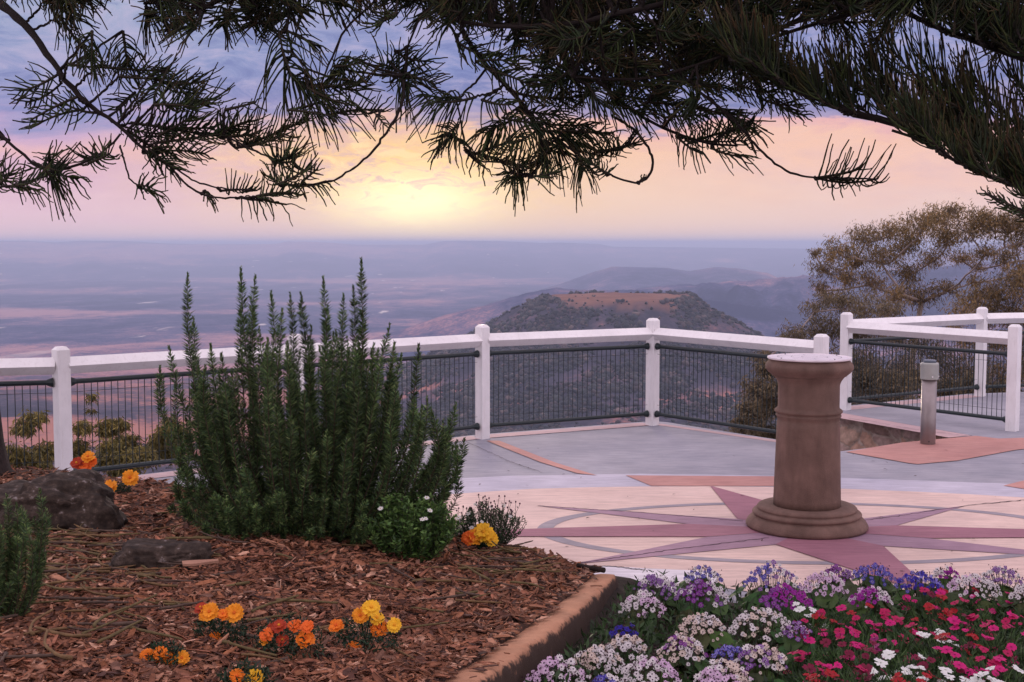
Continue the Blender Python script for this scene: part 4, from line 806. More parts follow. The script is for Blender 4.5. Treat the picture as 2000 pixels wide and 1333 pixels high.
for k, (bx, by, kd) in enumerate(DS):
    g = atbed(bx, by+10, lambda x, y: soilz(x, y)+.12); Dp = g[1]; c = np.array((g[0], Dp+.03, soilz(g[0], Dp)))
    others = sorted([(math.hypot(bx-cx2, (by-cy2)*1.5), lb2) for (cx2, cy2, _, _), lb2 in zip(CN, cl)])
    edge_ = 'at the right edge' if bx > 1970 else 'at the bottom edge' if by > 1318 else 'in the back row' if by < 1182 else 'nearest the cinerarias' if bx < 1600 else 'in the middle of the bed'
    row = lambda yy: 0 if yy < 1183 else 1 if yy < 1226 else 2 if yy < 1275 else 3 if yy < 1312 else 4
    same = sorted(b2 for b2, y2, k2_ in DS if k2_ == kd and row(y2) == row(by)); od = ['first', 'second', 'third', 'fourth', 'fifth', 'sixth', 'seventh', 'eighth', 'ninth', 'tenth'][same.index(bx)]
    rn = ['back row behind the other dianthus', 'second row', 'middle row', 'fourth row', 'front row at the bottom edge'][row(by)]
    o = thing('dianthus_plant', ('%s %s dianthus from the left in the %s' % (od, pn_[kd], rn)) if len(same) > 1 else 'only %s dianthus in the %s' % (pn_[kd], rn), 'dianthus', c, 'dianthus in the flower bed')
    n = 330; H = g[2]-c[2]; a = rng.uniform(0, 6.28, n); q_ = rng.random(n)**.5; b0 = c+np.stack([.035*q_*np.cos(a), .035*q_*np.sin(a), 0*a], 1); zz = rng.random(n)[:, None]; b0 = b0+np.array((0, 0, H*.75))*zz+np.stack([np.cos(a), np.sin(a), 0*a], 1)*.03*zz
    V, Fq = leaves(b0, np.stack([np.cos(a), np.sin(a), rng.uniform(.4, 1.8, n)], 1), unit(n), rng.uniform(.03, .065, n), rng.uniform(.003, .0055, n), .05)
    bg_ = Bag(); bg_.add(V, Fq, np.repeat(np.array([(.05, .10, .028), (.075, .13, .04), (.025, .05, .02)])[rng.integers(0, 3, n)]*rng.uniform(.8, 1.2, (n, 1)), 4, 0))
    nf = random.randint(5, 9); tt = []
    for _ in range(nf):
        a1 = random.choice((.4, 2.2, 3.9, 5.3))+random.uniform(-.3, .3)+k; q1 = random.uniform(.2, 1)*.078; f = c+np.array((q1*math.cos(a1)*1.2, q1*math.sin(a1), H+random.uniform(-.05, .03))); tt.append(f)
        k2 = kd if random.random() < .85 else random.choice(['crimson', 'magenta', 'darkred']); 
        if kd == 'white': k2 = 'white'
        put(random.choice(dn[k2]), o, f, (math.cos(a1)*.3+random.uniform(-.4, .4), -.12+random.uniform(-.45, .30), 1), random.uniform(.8, 1.5))
    E = np.array(tt)-(0, 0, .003); t_ = np.linspace(0, 1, 4)[None, :, None]; bb = c+(E-c)*(.4, .4, 0); V, Fq = tubes(bb[:, None]*(1-t_)+E[:, None]*t_, np.full((len(E), 4), .0012), 3); bg_.add(V, Fq, (.045, .06, .025)); bg_.build('foliage', leafm, o)
# low ground cover of leaves over the bare soil between the plants
n = 24000; D = 1/rng.uniform(1/5.65, 1/2.9, n); u = rng.uniform(1000, 2120, n); x = (u-1000)/F*D; k = x > kxf(D)+.03; x, D = x[k], D[k]; n = len(x)
B = np.stack([x, D, soilz(x, D)+.10*rng.random(n)+.115*np.clip(1-(x-kxf(D))/.35, 0, 1)*np.clip((x-kxf(D)-.02)/.1, .2, 1)], 1); V, Fq = leaves(B, unit(n)+(0, 0, .5), unit(n)+(0, 0, .9), rng.uniform(.02, .05, n), rng.uniform(.006, .016, n), .05)
tag(arr('bed_undergrowth', V, Fq, leafm, col=np.repeat(np.array([(.03, .06, .02), (.04, .08, .025), (.02, .035, .015)])[rng.integers(0, 3, n)], 4, 0)), 'dark leafy undergrowth between the bedding flowers', 'undergrowth', kind='stuff')
# ------------------------------------------------------------------ gum trees beyond the railing
def gum(name, label, base, cl_, cols, nleaf, ll=.12, lw=.02, tr_r=.12, group='gum trees beyond the railing', lean=None):
    o = thing(name, label, 'gum tree', base, group); C_ = np.array([c for c, r in cl_]); Rr = np.array([r for c, r in cl_])
    top = C_.mean(0); hub = base+(top-base)*.55+np.array((0, 0, -.1*(top-base)[2])); tk = MB()
    t_ = np.linspace(0, 1, 9)[:, None]; pts = base*(1-t_)+hub*t_+np.sin(t_*5)*np.array((.12, .05, 0))*tr_r*4; tk.tube(pts, np.linspace(tr_r, tr_r*.62, 9), 9); tk.build('trunk', gumbark, o, True)
    lb = MB(); nodes = [(hub, tr_r*.55)]
    order = np.argsort(np.linalg.norm(C_-hub, axis=1)); placed = [hub]; rads = [tr_r*.6]
    for idx in order:
        c = C_[idx]-(0, 0, Rr[idx]*.4); P0 = np.array(placed); w = np.linalg.norm(P0-c, axis=1)+.8*np.maximum(0, P0[:, 2]-c[2]+.1); j_ = int(np.argmin(w)); s0 = P0[j_]; L = np.linalg.norm(c-s0)
        mid = (s0+c)/2+rng.normal(size=3)*L*.08+np.array((0, 0, -.08*L)); tt = np.linspace(0, 1, 7)[:, None]; pp = (1-tt)**2*s0+2*tt*(1-tt)*mid+tt**2*c+rng.normal(size=(7, 3))*L*.012*np.sin(tt*math.pi)
        r1 = max(rads[j_]*.68, tr_r*.12); lb.tube(pp, np.linspace(max(rads[j_]*.8, r1), r1*.8, 7), 5); placed += [pp[3], c]; rads += [r1, r1*.8]
        for _ in range(16):   # twigs reaching into the clump
            e = C_[idx]+unit(1)[0]*Rr[idx]*(.8, .8, .65)*rng.uniform(.5, 1.0); m_ = (c+e)/2+rng.normal(size=3)*.08*Rr[idx]; tq = np.linspace(0, 1, 5)[:, None]; lb.tube((1-tq)**2*c+2*tq*(1-tq)*m_+tq**2*e, np.linspace(max(r1*.45, .006), .004, 5), 3, cap=False)
    lb.build('limb', gumbark, o, True)
    w = Rr**2.2; k = rng.choice(len(C_), nleaf, p=w/w.sum()); sub = 30; off_ = unit(len(C_)*sub).reshape(len(C_), sub, 3)*np.array((1, 1, .7))*(rng.random((len(C_), sub, 1))**.4)
    sc = off_[k, rng.integers(0, sub, nleaf)]; B = C_[k]+sc*Rr[k][:, None]*1.05+rng.normal(size=(nleaf, 3))*Rr[k][:, None]*np.array((.24, .24, .20))
    d = unit(nleaf)*.75+np.array((0, 0, -.75)); V, Fq = leaves(B, d, unit(nleaf), ll*rng.uniform(.6, 1.25, nleaf), lw*rng.uniform(.7, 1.3, nleaf), .06)
    cl2 = np.array(cols); tone = rng.uniform(.7, 1.3, (len(C_), 1)); cc = cl2[rng.integers(0, len(cl2), nleaf)]*tone[k]*rng.uniform(.75, 1.25, (nleaf, 1)); bg_ = Bag(); bg_.add(V, Fq, np.repeat(cc, 4, 0)); bg_.build('crown', gumleaf, o)
def clus(lst, D, dd=1.2):
    o = []
    for x_, y_, r_ in lst: o.append((atD(x_, y_, D+rng.uniform(-dd, dd)), r_/F*D*1.12))
    return o
brown = [(.22, .145, .060), (.16, .115, .055), (.29, .185, .075), (.11, .085, .050)]
olive = [(.17, .125, .070), (.13, .105, .065), (.20, .15, .08), (.09, .075, .05)]
def gbase(px_, D): p_ = atD(px_, 700, D); p_[2] = float(terr(p_[0], p_[1]))-.2; return p_
gum('gum_tree', 'tallest brown-leaved gum tree with a spreading crown rising above the V-shaped railing', gbase(1835, 27), clus([(1612, 520, 26), (1600, 560, 18), (1640, 485, 30), (1690, 462, 32), (1722, 500, 32), (1745, 448, 26), (1765, 475, 34), (1800, 440, 34), (1848, 425, 36), (1850, 465, 34), (1895, 440, 34), (1930, 430, 30), (1965, 440, 32), (2010, 450, 40), (2060, 470, 45), (1650, 535, 26), (1700, 545, 26), (1668, 508, 26), (1770, 530, 28), (1815, 505, 24), (1880, 500, 22), (1925, 490, 20), (1960, 505, 24), (2000, 520, 26), (1745, 575, 26), (1800, 575, 32), (1850, 560, 20), (1900, 545, 16), (1592, 492, 14), (1862, 408, 16), (1910, 520, 14), (1985, 480, 18)], 27), brown, 27000, .105, .016, .17)
gum('gum_tree', 'lower left gum tree with olive clumps reaching over the rail behind the stone pedestal', gbase(1720, 23), clus([(1590, 600, 22), (1615, 585, 24), (1650, 590, 30), (1690, 600, 34), (1735, 605, 28), (1590, 640, 26), (1550, 650, 26), (1535, 665, 20), (1625, 640, 32), (1670, 645, 34), (1715, 650, 34), (1760, 655, 30), (1800, 665, 30), (1600, 680, 26), (1650, 700, 34), (1700, 710, 34), (1760, 710, 34), (1830, 700, 34), (1680, 760, 34), (1740, 770, 34), (1500, 690, 16), (1480, 700, 14)], 23), olive, 17000, .095, .015, .12)
gum('gum_tree', 'right-hand gum tree with a rounded brown crown at the right edge behind the railing', gbase(1960, 25), clus([(1880, 610, 26), (1905, 580, 30), (1940, 560, 30), (1985, 545, 34), (2030, 560, 40), (1930, 610, 32), (1975, 600, 38), (2020, 620, 40), (1890, 660, 26), (1940, 665, 32), (1990, 670, 36), (1860, 640, 20), (1900, 720, 34), (1960, 730, 36), (2020, 720, 36), (1850, 740, 30)], 25), brown, 15500, .10, .016, .12)
gum('gum_tree', 'low olive gum behind the mesh left of the stone pedestal', gbase(1490, 20), clus([(1480, 755, 24), (1500, 720, 20), (1475, 800, 26), (1510, 790, 26), (1450, 830, 22), (1490, 850, 28), (1535, 760, 26), (1560, 810, 28), (1430, 860, 20), (1530, 850, 26), (1600, 780, 30), (1610, 840, 28)], 20), olive, 15000, .10, .018, .08)
gum('gum_tree', 'bushy olive gum growing low behind the walkway mesh and bollard', gbase(1830, 21), clus([(1700, 740, 26), (1750, 750, 28), (1800, 740, 30), (1850, 760, 28), (1900, 750, 28), (1790, 790, 28), (1720, 800, 26), (1860, 800, 28), (1930, 790, 28), (1960, 760, 26)], 21), olive, 15000, .10, .018, .08)
yel = [(.20, .16, .045), (.15, .13, .045), (.26, .20, .06), (.10, .095, .04)]
gum('gum_sapling', 'slender gum sapling with small yellow-olive tufts left of the leftmost whole post', gbase(55, 15), clus([(58, 822, 22), (38, 838, 12), (75, 812, 12), (25, 885, 22), (60, 895, 20), (95, 880, 22), (80, 910, 20), (10, 910, 16)], 15, .3), yel, 3800, .085, .017, .025, 'saplings below the railing')
gum('gum_sapling', 'taller gum sapling with sparse tufts just right of the leftmost whole post', gbase(185, 15.5), clus([(160, 832, 17), (150, 875, 20), (178, 775, 9), (180, 800, 6), (215, 832, 22), (238, 826, 12), (165, 905, 18), (130, 890, 12)], 15.5, .3), yel, 3400, .085, .017, .022, 'saplings below the railing')
gum('gum_sapling', 'bushy yellow-green gum sapling in the middle of the mesh left of the rosemary', gbase(245, 14.5), clus([(225, 875, 24), (250, 868, 22), (260, 895, 24), (215, 900, 22), (285, 890, 20), (240, 910, 22)], 14.5, .3), yel, 4600, .085, .017, .02, 'saplings below the railing')
gum('gum_sapling', 'gum sapling with pale tufts directly beside the left side of the rosemary', gbase(320, 15), clus([(318, 850, 20), (335, 835, 16), (305, 875, 20), (340, 880, 22), (355, 850, 16), (330, 820, 10)], 15, .3), yel, 3400, .085, .017, .02, 'saplings below the railing')

# ------------------------------------------------------------------ pines overhead
fcol = np.array([(.024, .042, .014), (.017, .030, .012), (.046, .068, .018), (.014, .020, .010), (.034, .024, .013)])
def frond(bag, B, T, fl, n=16, droop=0.0, spread=60, plane=None, fw=.0058, onlyside=0, dead=False):
    """twig B->T with finger branchlets along both sides"""
    B = np.asarray(B, float); T = np.asarray(T, float); ax = T-B; L = np.linalg.norm(ax); ax = ax/L
    if plane is None: plane = np.array((0, -1, 0))+.8*rng.normal(size=3)
    nrm = plane-ax*(plane@ax); nrm /= np.linalg.norm(nrm)+1e-9; side = np.cross(ax, nrm)
    tt = np.linspace(0, 1, 6)[:, None]; sag = np.array((0, 0, -1.))*L*.06*np.sin(tt*math.pi)*rng.uniform(-1, 1.5); tp = B+(T-B)*tt+sag
    V, Fq = tubes(tp[None], np.linspace(fw*1.35, fw*.8, 6)[None], 4); bag.add(V, Fq, (.04, .03, .018))
    s = np.linspace(.04, 1, n)+rng.uniform(-.02, .02, n); sg = np.where(np.arange(n) % 2 == 0, 1, -1) if not onlyside else np.full(n, onlyside)
    k = np.clip(s*5, 0, 4.999); i0 = k.astype(int); f = (k-i0)[:, None]; b0 = tp[i0]*(1-f)+tp[i0+1]*f
    ang = np.radians(spread*(1.18-.62*np.clip(s, 0, 1))+rng.normal(0, 10, n)); sg = sg*(ang)
    d0 = np.cos(sg)[:, None]*ax+np.sin(sg)[:, None]*side+nrm*rng.normal(0, .28, n)[:, None]
    ll = fl*rng.uniform(.72, 1.12, n)*np.where(s > .75, 1-.9*(s-.75), 1)
    S = 6; q_ = np.linspace(0, 1, S)[None, :, None]; bend = ax*.10-np.sin(sg)[:, None]*side*.22+np.array((0, 0, .22-droop))+rng.normal(0, .10, (n, 3))
    Pq = b0[:, None]+ll[:, None, None]*(d0[:, None]*q_*.9+bend[:, None]*q_**2*1.05)
    jit = rng.normal(0, .004, Pq.shape)*q_; rd = fw*rng.uniform(.75, 1.05, (n, 1))*np.linspace(1, .55, S)[None]*rng.uniform(.85, 1.15, (n, S))
    V, Fq = tubes(Pq+jit, rd, 3); c = fcol[rng.integers(0, 4, n)]*rng.uniform(.7, 1.4, (n, 1)); tipw = (rng.random((n, 1))*np.linspace(0, 1, S)[None]**2)[..., None]; cs = c[:, None]*(1-tipw)+np.array((.10, .050, .020))*tipw; bag.add(V, Fq, np.repeat(cs.reshape(-1, 3), 3, 0))  # red-brown tip gradient paints the backlit glow into the branchlet colour
def limb(bag, pts, r0, r1, D=None):
    P_ = np.array(pts, float); s0 = np.r_[0, np.cumsum(np.linalg.norm(np.diff(P_, axis=0), axis=1))]; s1 = np.linspace(0, s0[-1], len(P_)*5)
    Q = np.stack([np.interp(s1, s0, P_[:, c]) for c in range(3)], 1)
    for _ in range(3): Q[1:-1] = (Q[:-2]+Q[1:-1]*2+Q[2:])/4
    nz_ = rng.normal(size=Q.shape)*min(r1*.5, .006); Q[1:-1] += nz_[1:-1]; rad = np.linspace(r0, r1, len(Q))*rng.uniform(.9, 1.12, len(Q))
    V, Fq = tubes(Q[None], rad[None], 8 if r0 > .02 else 5); bag.add(V, Fq, (.050, .034, .026)); return Q
def pin(lst): return [atD(a, b, D) for a, b, D in lst]
pine1 = atbed(-88, 940); pine1[1] = 8.6; pine1[0] = (-72-1000)/F*8.6; pine1[2] = float(mound(pine1[0], pine1[1]))-.1
pt1 = thing('norfolk_pine', 'dark pine whose trunk foot shows at the far left and whose left branches hang overhead', 'pine tree', pine1)
tb = MB(); hz = np.array([0, .12, .3, .6, 1.2, 2.5, 4, 6, 9]); rr_ = np.array([.34, .27, .235, .215, .20, .185, .17, .15, .11])
tb.tube([pine1+(-.03*h, 0.02*h, h) for h in hz], rr_, 20); tb.build('trunk', barkm, pt1, True)
p2 = np.array((5.6, 6.2, 0.0)); p2[2] = .2
pt2 = thing('norfolk_pine', 'big pine standing outside the right edge whose dense branches fill the top of the view', 'pine tree', p2)
tb = MB(); tb.tube([p2+(-.02*h, 0, h) for h in hz], rr_*1.25, 20); tb.build('trunk', barkm, pt2, True)
BR = []
def branch(parent, pts, r0, r1, fronds, D):
    """pts: [(px,py,D)...]; fronds: (x0,y0,x1,y1,finger_px,n,droop,spread)"""
    P0 = pin(pts)
    if r0 >= .012:   # join the bough to its trunk, outside the view
        T_ = ORG[parent.name]; zt = P0[0][2]+(.5 if parent is pt1 else 1.0)*rng.uniform(.6, 1.0); hh_ = zt-T_[2]
        tp_ = T_+np.array((-.02*hh_, 0.01*hh_, hh_)); md = (tp_+P0[0])/2+np.array((0, 0, .12)); P0 = [tp_, md]+P0; k_ = 1.25
    else: k_ = 1
    tg = Bag(); Q = limb(tg, P0, r0*k_, r1); fb = Bag()
    for fr in fronds:
        x0, y0, x1, y1, fp, n, dr = fr[:7]; spd = fr[7] if len(fr) > 7 else 62; Dd = D+rng.uniform(-.25, .25)
        b0 = atD(x0, y0, Dd); t0 = atD(x1, y1, Dd+rng.uniform(-.05, .05))
        j_ = np.argmin(np.linalg.norm(Q-b0, axis=1)); 
        if np.linalg.norm(Q[j_]-b0) < .6: limb(tg, [Q[j_], (Q[j_]+b0)/2-(0, 0, .01), b0], .008, .006)
        frond(fb, b0, t0, fp/F*Dd, int(n*1.0), dr, spd, plane=np.array((0, -1, 0))+.45*rng.normal(size=3), fw=.0064*Dd/7)
    bo_ = tg.build('branch', twigm, parent, True); fb.build('foliage', needle, bo_)
# left limb
branch(pt1, [(-90, -70, 8.2), (0, 8, 7.2), (60, 58, 7.1), (112, 135, 7.0), (150, 190, 7.0), (235, 245, 7.0), (275, 290, 7.0), (310, 318, 7.0), (335, 328, 7.0)], .040, .006,
  [(110, 148, 40, 178, 62, 18, .1), (118, 165, 52, 200, 50, 14, .1), (160, 215, 70, 245, 62, 18, .1), (150, 190, 60, 235, 45, 14, .2), (130, 125, 185, 132, 40, 12, .0), (185, 130, 330, 140, 45, 30, -.1), (230, 150, 340, 155, 55, 24, .0), (290, 150, 395, 160, 62, 26, .1), (330, 130, 300, 190, 70, 24, .1), (340, 160, 380, 200, 60, 24, .0),
   (200, 220, 130, 205, 48, 14, .1), (235, 245, 330, 262, 48, 22, .0), (255, 240, 420, 250, 50, 34, .1), (250, 255, 330, 300, 55, 26, .2), (300, 280, 430, 262, 52, 34, .1), (280, 300, 400, 300, 50, 32, .2), (290, 290, 340, 330, 55, 24, .2), (310, 265, 380, 225, 60, 24, -.1), (330, 205, 418, 195, 62, 22, -.2), (300, 205, 380, 210, 60, 24, -.2), (265, 180, 225, 215, 50, 16, .2), (180, 60, 178, 118, 55, 20, .6), (115, 30, 185, 120, 55, 24, .6), (90, 0, 150, 40, 60, 24, .4), (240, 60, 250, 130, 60, 24, .5)], 7.0)
branch(pt1, [(-100, 60, 8.1), (-60, 150, 7.4), (-20, 250, 7.0), (20, 275, 7.0), (60, 322, 7.0), (100, 335, 7.0), (160, 322, 7.0), (200, 305, 7.0), (235, 262, 7.0)], .014, .006,
  [(80, 325, 120, 335, 66, 22, .0, 85), (95, 300, 105, 340, 62, 20, .1, 80), (205, 300, 165, 312, 46, 16, -.1), (175, 318, 215, 300, 45, 18, .0, 80), (130, 325, 60, 330, 42, 14, .3), (20, 275, -20, 260, 40, 10, .1), (110, 340, 150, 350, 50, 14, .6), (90, 335, 105, 350, 60, 12, .9, 40)], 7.0)
branch(pt1, [(-100, 330, 7.8), (-40, 368, 6.9), (10, 366, 6.8), (50, 358, 6.8), (90, 345, 6.8)], .010, .005,
  [(-10, 366, 20, 340, 50, 18, .0, 75), (20, 365, 70, 352, 50, 18, .1), (30, 362, 75, 372, 36, 12, .7), (-20, 330, 10, 345, 60, 16, .0)], 6.8)
branch(pt1, [(235, 285, 7.0), (245, 320, 6.9), (252, 352, 6.9), (285, 370, 6.9)], .006, .004, [(268, 362, 296, 366, 42, 14, .1, 80), (285, 370, 305, 378, 38, 6, .8, 25)], 6.9)
branch(pt1, [(335, 330, 7.0), (352, 350, 6.9), (385, 378, 6.9), (430, 388, 6.9), (500, 385, 6.9), (578, 377, 6.9)], .007, .004,
  [(500, 384, 582, 378, 38, 26, -.2, 70), (400, 372, 412, 388, 26, 12, .8), (470, 385, 520, 388, 34, 10, 1.0), (500, 386, 560, 400, 40, 6, .7)], 6.9)
branch(pt1, [(335, 322, 7.0), (370, 350, 6.95), (420, 368, 6.9), (490, 372, 6.9)], .006, .004, [(440, 372, 496, 370, 34, 20, -.3, 75)], 6.9)
branch(pt1, [(310, 250, 7.1), (400, 262, 7.0), (440, 266, 7.0), (490, 292, 7.0), (530, 310, 7.0)], .009, .005,
  [(425, 260, 455, 245, 52, 22, .0, 85), (430, 262, 490, 235, 42, 18, -.1), (440, 268, 500, 262, 48, 18, .1), (462, 290, 600, 235, 46, 34, -.35, 60), (470, 288, 560, 262, 40, 24, .1), (540, 315, 560, 308, 80, 26, -.1, 95), (535, 318, 575, 316, 70, 20, .0, 95), (440, 215, 500, 200, 26, 8, .5)], 7.0)
# thin hanging twig from the pine centre to (550,360)
branch(pt2, [(790, 150, 7.0), (788, 200, 6.9), (765, 245, 6.9), (730, 295, 6.9), (690, 330, 6.9), (655, 352, 6.9), (620, 360, 6.9), (570, 362, 6.9), (540, 360, 6.9)], .009, .004,
  [(560, 360, 640, 355, 34, 18, .9, 70), (545, 362, 530, 345, 32, 12, .0, 60), (545, 360, 600, 330, 40, 16, -.1, 60), (590, 355, 620, 330, 32, 10, .2)], 6.9)
# centre-left plumes
branch(pt2, [(1250, -160, 6.6), (900, -120, 6.9), (640, -60, 7.1), (548, -10, 7.1), (546, 60, 7.0), (556, 120, 7.0), (600, 168, 7.0), (700, 162, 7.0)], .022, .006,
  [(545, 62, 556, 128, 98, 13, .75, 72), (550, 95, 570, 150, 105, 12, .8, 70), (556, 130, 600, 170, 100, 16, .7, 65), (600, 170, 716, 160, 58, 34, -.35, 70), (590, 165, 700, 178, 70, 16, .45, 40), (600, 172, 680, 205, 75, 12, .7, 40), (570, 150, 640, 215, 70, 14, .8, 40), (560, 60, 620, 90, 50, 16, .7)], 7.0)
branch(pt2, [(800, -60, 7.2), (670, 60, 7.1), (620, 180, 7.0), (640, 218, 7.0), (700, 228, 7.0), (745, 215, 7.0)], .008, .004, [(560, 215, 650, 228, 36, 14, .6), (640, 226, 748, 216, 36, 24, -.1, 65), (735, 225, 752, 245, 26, 8, .6)], 7.0)
branch(pt2, [(1000, -90, 6.8), (860, -20, 6.9), (760, 60, 7.0), (785, 120, 7.0), (790, 150, 7.0)], .012, .006,
  [(760, 120, 800, 155, 78, 30, .1, 85), (800, 150, 745, 125, 66, 24, .0, 80), (780, 150, 800, 170, 74, 20, .7, 70), (800, 150, 850, 165, 60, 16, .1), (680, 110, 660, 150, 50, 20, .7), (650, 130, 710, 120, 44, 20, .5), (770, 100, 830, 120, 60, 20, .2)], 7.0)
# main centre limb sweeping to the lower centre
branch(pt2, [(1500, -170, 6.4), (1150, -110, 6.6), (860, 30, 6.9), (930, 110, 6.9), (990, 175, 6.9), (1045, 205, 6.9), (1060, 240, 6.9), (1062, 290, 6.9)], .032, .010,
  [(900, 190, 830, 185, 62, 22, .8, 60), (930, 190, 850, 200, 66, 22, .8, 55), (940, 195, 1000, 205, 50, 22, .5), (960, 140, 1040, 170, 60, 28, .3), (930, 120, 1010, 120, 50, 24, .2), (890, 80, 960, 110, 56, 26, .4), (1000, 180, 1120, 190, 62, 34, .2), (1040, 150, 1150, 150, 70, 34, .1), (1010, 215, 1090, 225, 60, 30, .3), (980, 230, 1060, 240, 55, 30, .7),
   (1040, 240, 1150, 245, 58, 34, .5), (1050, 255, 1130, 262, 60, 34, .6), (990, 240, 950, 260, 55, 22, .8), (1050, 280, 1100, 300, 58, 30, .7), (1075, 270, 1140, 285, 52, 28, .6), (1100, 255, 1190, 262, 46, 26, .4), (1060, 245, 1000, 280, 50, 22, .8), (1070, 290, 1060, 310, 50, 22, .6, 75)], 6.9)
branch(pt2, [(890, 190, 6.9), (900, 232, 6.9), (878, 262, 6.9)], .006, .004, [(895, 245, 858, 275, 40, 22, .4, 65), (880, 262, 900, 280, 46, 10, .9), (888, 262, 850, 292, 40, 8, .5, 30)], 6.9)
branch(pt2, [(900, 235, 6.9), (908, 290, 6.9), (935, 318, 6.9), (1000, 316, 6.9), (1050, 305, 6.9)], .006, .004, [(912, 298, 990, 318, 44, 26, -.4, 65), (930, 300, 1000, 275, 52, 20, .1), (915, 300, 950, 330, 26, 8, .8), (985, 318, 1040, 318, 40, 16, -.4, 70)], 6.9)
branch(pt2, [(1062, 290, 6.9), (1058, 320, 6.8), (1040, 345, 6.8), (1000, 338, 6.8)], .007, .004, [(1040, 340, 985, 335, 42, 26, .2, 80), (1020, 342, 1000, 352, 46, 22, .9, 85), (1040, 345, 1085, 335, 48, 16, .2), (1005, 330, 1030, 320, 40, 16, -.3, 80)], 6.8)
# loop twig
branch(pt2, [(1195, 225, 6.9), (1240, 255, 6.9), (1268, 290, 6.85), (1277, 318, 6.8), (1270, 345, 6.8), (1252, 358, 6.8), (1225, 356, 6.8), (1185, 340, 6.8), (1140, 310, 6.8), (1100, 280, 6.9)], .008, .005,
  [(1190, 340, 1150, 312, 34, 24, .1, 75), (1215, 292, 1160, 298, 40, 26, .0, 75), (1160, 300, 1245, 278, 40, 22, .1), (1130, 300, 1140, 330, 50, 16, .9), (1250, 355, 1258, 346, 8, 4, 0)], 6.85)
# right-of-centre limbs
branch(pt2, [(1700, -190, 6.2), (1350, -60, 6.5), (1080, 60, 6.7), (1200, 200, 6.8), (1290, 250, 6.8), (1330, 275, 6.8), (1380, 290, 6.8), (1440, 285, 6.8)], .030, .006,
  [(1150, 120, 1260, 150, 75, 36, .2), (1200, 180, 1300, 190, 70, 34, .3), (1180, 200, 1260, 225, 60, 30, .5), (1260, 200, 1350, 215, 66, 32, .5), (1330, 200, 1440, 225, 60, 32, .4), (1290, 150, 1400, 170, 70, 34, .2), (1340, 272, 1460, 275, 44, 36, .1, 80), (1350, 280, 1440, 255, 46, 30, -.1, 75), (1390, 290, 1460, 305, 42, 14, .5, 40), (1320, 265, 1370, 300, 42, 14, .7), (1420, 255, 1475, 250, 36, 22, .0, 80), (1300, 230, 1380, 225, 50, 26, .5)], 6.8)
branch(pt2, [(1300, 120, 6.5), (1380, 190, 6.5), (1425, 225, 6.5), (1468, 275, 6.5), (1500, 308, 6.5), (1540, 338, 6.5), (1580, 347, 6.5), (1650, 348, 6.5), (1712, 350, 6.5)], .009, .004,
  [(1590, 347, 1714, 350, 64, 24, -.45, 72, ), (1600, 347, 1680, 330, 40, 14, -.2, 50), (1625, 348, 1660, 352, 30, 6, .9, 60)], 6.5)
branch(pt2, [(1600, -120, 6.2), (1500, 40, 6.4), (1410, 90, 6.4), (1470, 175, 6.4), (1520, 205, 6.4), (1560, 220, 6.4)], .016, .005, [(1480, 190, 1560, 205, 42, 20, .2, 75), (1520, 205, 1570, 225, 38, 12, .5), (1400, 110, 1490, 150, 60, 28, .2), (1430, 160, 1520, 180, 50, 22, .4)], 6.4)
# long right limb, combs standing up from it
combs = []
for k in range(38):
    s = rng.random(); x_ = 1440+610*s; y_ = np.interp(x_, [1440, 1560, 1640, 1760, 1860, 2050], [105, 178, 215, 245, 268, 335]); dx_ = -rng.uniform(20, 75); dy_ = -rng.uniform(30, np.interp(x_, [1440, 1560, 1700, 1800, 1900, 2050], [60, 70, 95, 110, 95, 130])); combs.append((x_, y_, x_+dx_, y_+dy_, rng.uniform(55, 85), 22, -.35, 45))
combs += [(1880, 215, 1740, 95, 80, 34, -.5, 50), (1930, 260, 1800, 115, 80, 34, -.5, 50), (1760, 200, 1700, 120, 70, 26, -.4, 45), (1700, 190, 1650, 135, 70, 24, -.4, 45), (1990, 250, 1900, 150, 70, 30, -.4, 45), (2040, 220, 1980, 150, 70, 30, -.4)]
branch(pt2, [(2240, 470, 5.4), (2050, 338, 5.8), (1860, 272, 6.0), (1760, 247, 6.1), (1640, 217, 6.2), (1560, 182, 6.3), (1460, 120, 6.4), (1400, 80, 6.4)], .034, .012, combs, 6.1)
combs = []
for k in range(32):
    x_ = rng.uniform(1800, 2090); y_ = np.interp(x_, [1780, 1830, 1900, 2000, 2100], [248, 292, 335, 368, 400])-3; combs.append((x_, y_, x_-rng.uniform(10, 70), y_-rng.uniform(25, 75), rng.uniform(45, 70), 20, -.25, 50))
branch(pt2, [(2260, 520, 5.0), (2080, 392, 5.4), (2000, 368, 5.6), (1900, 338, 5.7), (1830, 295, 5.8), (1785, 250, 5.9), (1742, 255, 5.9)], .026, .006, combs, 5.65)
branch(pt2, [(2300, 560, 5.0), (2080, 440, 5.2), (2000, 415, 5.3), (1960, 395, 5.3), (1925, 378, 5.3)], .012, .005, [(2060, 430, 1925, 378, 30, 36, .0, 50), (2090, 440, 1960, 395, 45, 30, .2, 60), (2060, 415, 1990, 380, 50, 24, -.3, 50)], 5.3)
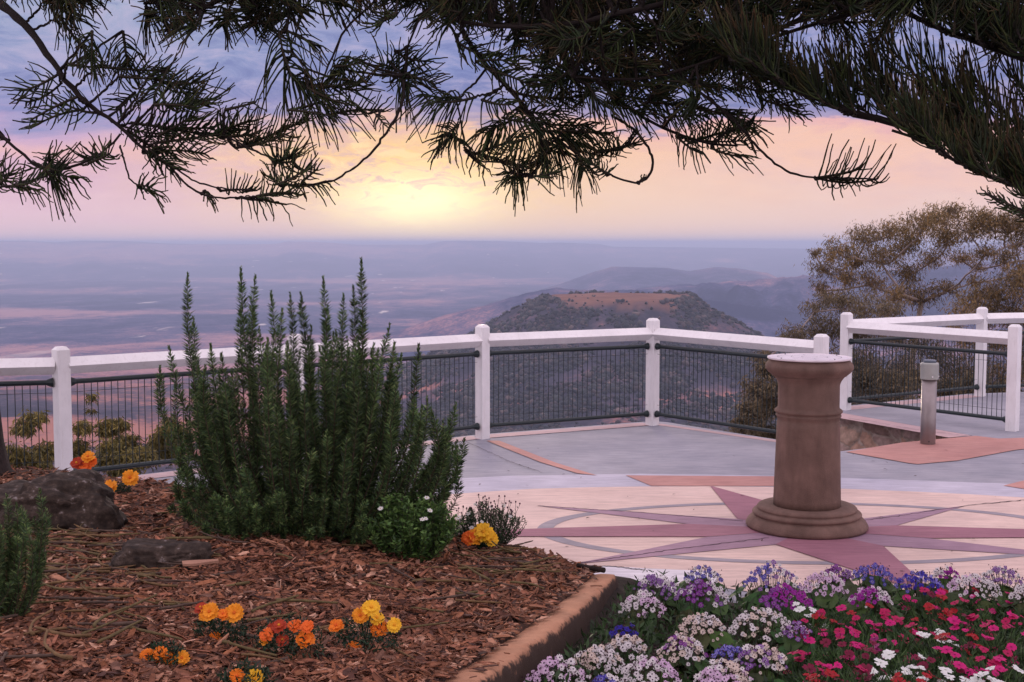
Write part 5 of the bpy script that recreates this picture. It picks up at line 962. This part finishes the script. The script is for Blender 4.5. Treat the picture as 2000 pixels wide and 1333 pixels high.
# top right branch
combs = []
for k in range(60):
    x_ = rng.uniform(1700, 2100); y_ = np.interp(x_, [1700, 1730, 1800, 1860, 1950, 2010, 2100], [-20, 0, 42, 72, 92, 120, 150])-4; combs.append((x_, y_, x_+rng.uniform(-50, 40), y_-rng.uniform(30, 100), rng.uniform(50, 75), 20, -.1, 55))
branch(pt2, [(2260, 230, 5.2), (2100, 152, 5.6), (2010, 120, 5.8), (1950, 92, 5.9), (1860, 74, 6.0), (1800, 44, 6.0), (1730, 0, 6.1), (1640, -60, 6.1)], .030, .010, combs, 5.9)
branch(pt2, [(1900, -120, 6.3), (1740, -40, 6.3), (1640, 30, 6.3), (1600, 45, 6.3)], .014, .006, [(1740, 10, 1712, 88, 52, 34, -.2, 50), (1600, 40, 1690, 45, 45, 22, .6), (1640, 40, 1660, 75, 40, 10, .6), (1570, 10, 1640, 45, 55, 26, .4), (1600, -20, 1700, 20, 60, 30, .3), (1650, -30, 1560, 20, 60, 26, .4)], 6.3)
# dense upper canopy: boughs filling the top of the view and continuing over the camera
def fill(parent, x0, x1, top, low, n, D0, D1, r0, pts, fp=(50, 78)):
    fr = []
    for _ in range(n):
        x_ = rng.uniform(x0, x1); yl = np.interp(x_, [a for a, b in low], [b for a, b in low]); y_ = yl-rng.random()**.8*(yl-top); fr.append((x_, y_, x_+rng.uniform(-70, 95), y_+rng.uniform(-30, 38), rng.uniform(*fp), 24, rng.uniform(-.2, .6), rng.uniform(45, 80)))
    for g_ in range(3):
        Dd = D0+(D1-D0)*(g_+.5)/3; branch(parent, [(a, b+rng.uniform(-15, 15), Dd) for a, b in pts], r0, r0*.3, fr[g_::3], Dd)
lowA = [(250, 5), (290, 40), (340, 85), (400, 85), (450, 80), (500, 55), (560, 40), (640, 40), (720, 25), (820, 30)]
fill(pt2, 260, 840, -150, lowA, 130, 6.6, 8.0, .022, [(1300, -230), (800, -120), (500, -40), (380, 20), (330, 60)])
lowB = [(800, 10), (860, 30), (900, 55), (950, 70), (1000, 75), (1060, 90), (1130, 100), (1200, 130), (1300, 165), (1400, 130), (1500, 90), (1560, 60), (1640, 10), (1700, -5)]
fill(pt2, 820, 1620, -150, lowB, 270, 6.2, 8.0, .030, [(2200, -160), (1700, -120), (1400, -20), (1200, 40), (1050, 60), (900, 30)])
lowC = [(1060, 140), (1150, 200), (1250, 215), (1400, 215), (1500, 170), (1540, 140)]
fill(pt2, 1080, 1530, 40, lowC, 70, 6.2, 7.6, .018, [(2000, -60), (1600, 30), (1400, 110), (1250, 170), (1120, 150)])
fill(pt2, 1560, 2080, -160, [(1560, 0), (1640, 20), (1720, 5), (1800, 40), (1900, 75), (2080, 100)], 110, 5.6, 7.0, .022, [(2300, 60), (2050, 20), (1850, -20), (1650, -60)])
fill(pt1, 0, 300, -150, [(0, -10), (90, 5), (120, 15), (220, 25), (300, 20)], 60, 6.6, 7.6, .018, [(-120, -150), (0, -60), (150, -30), (300, -50)])
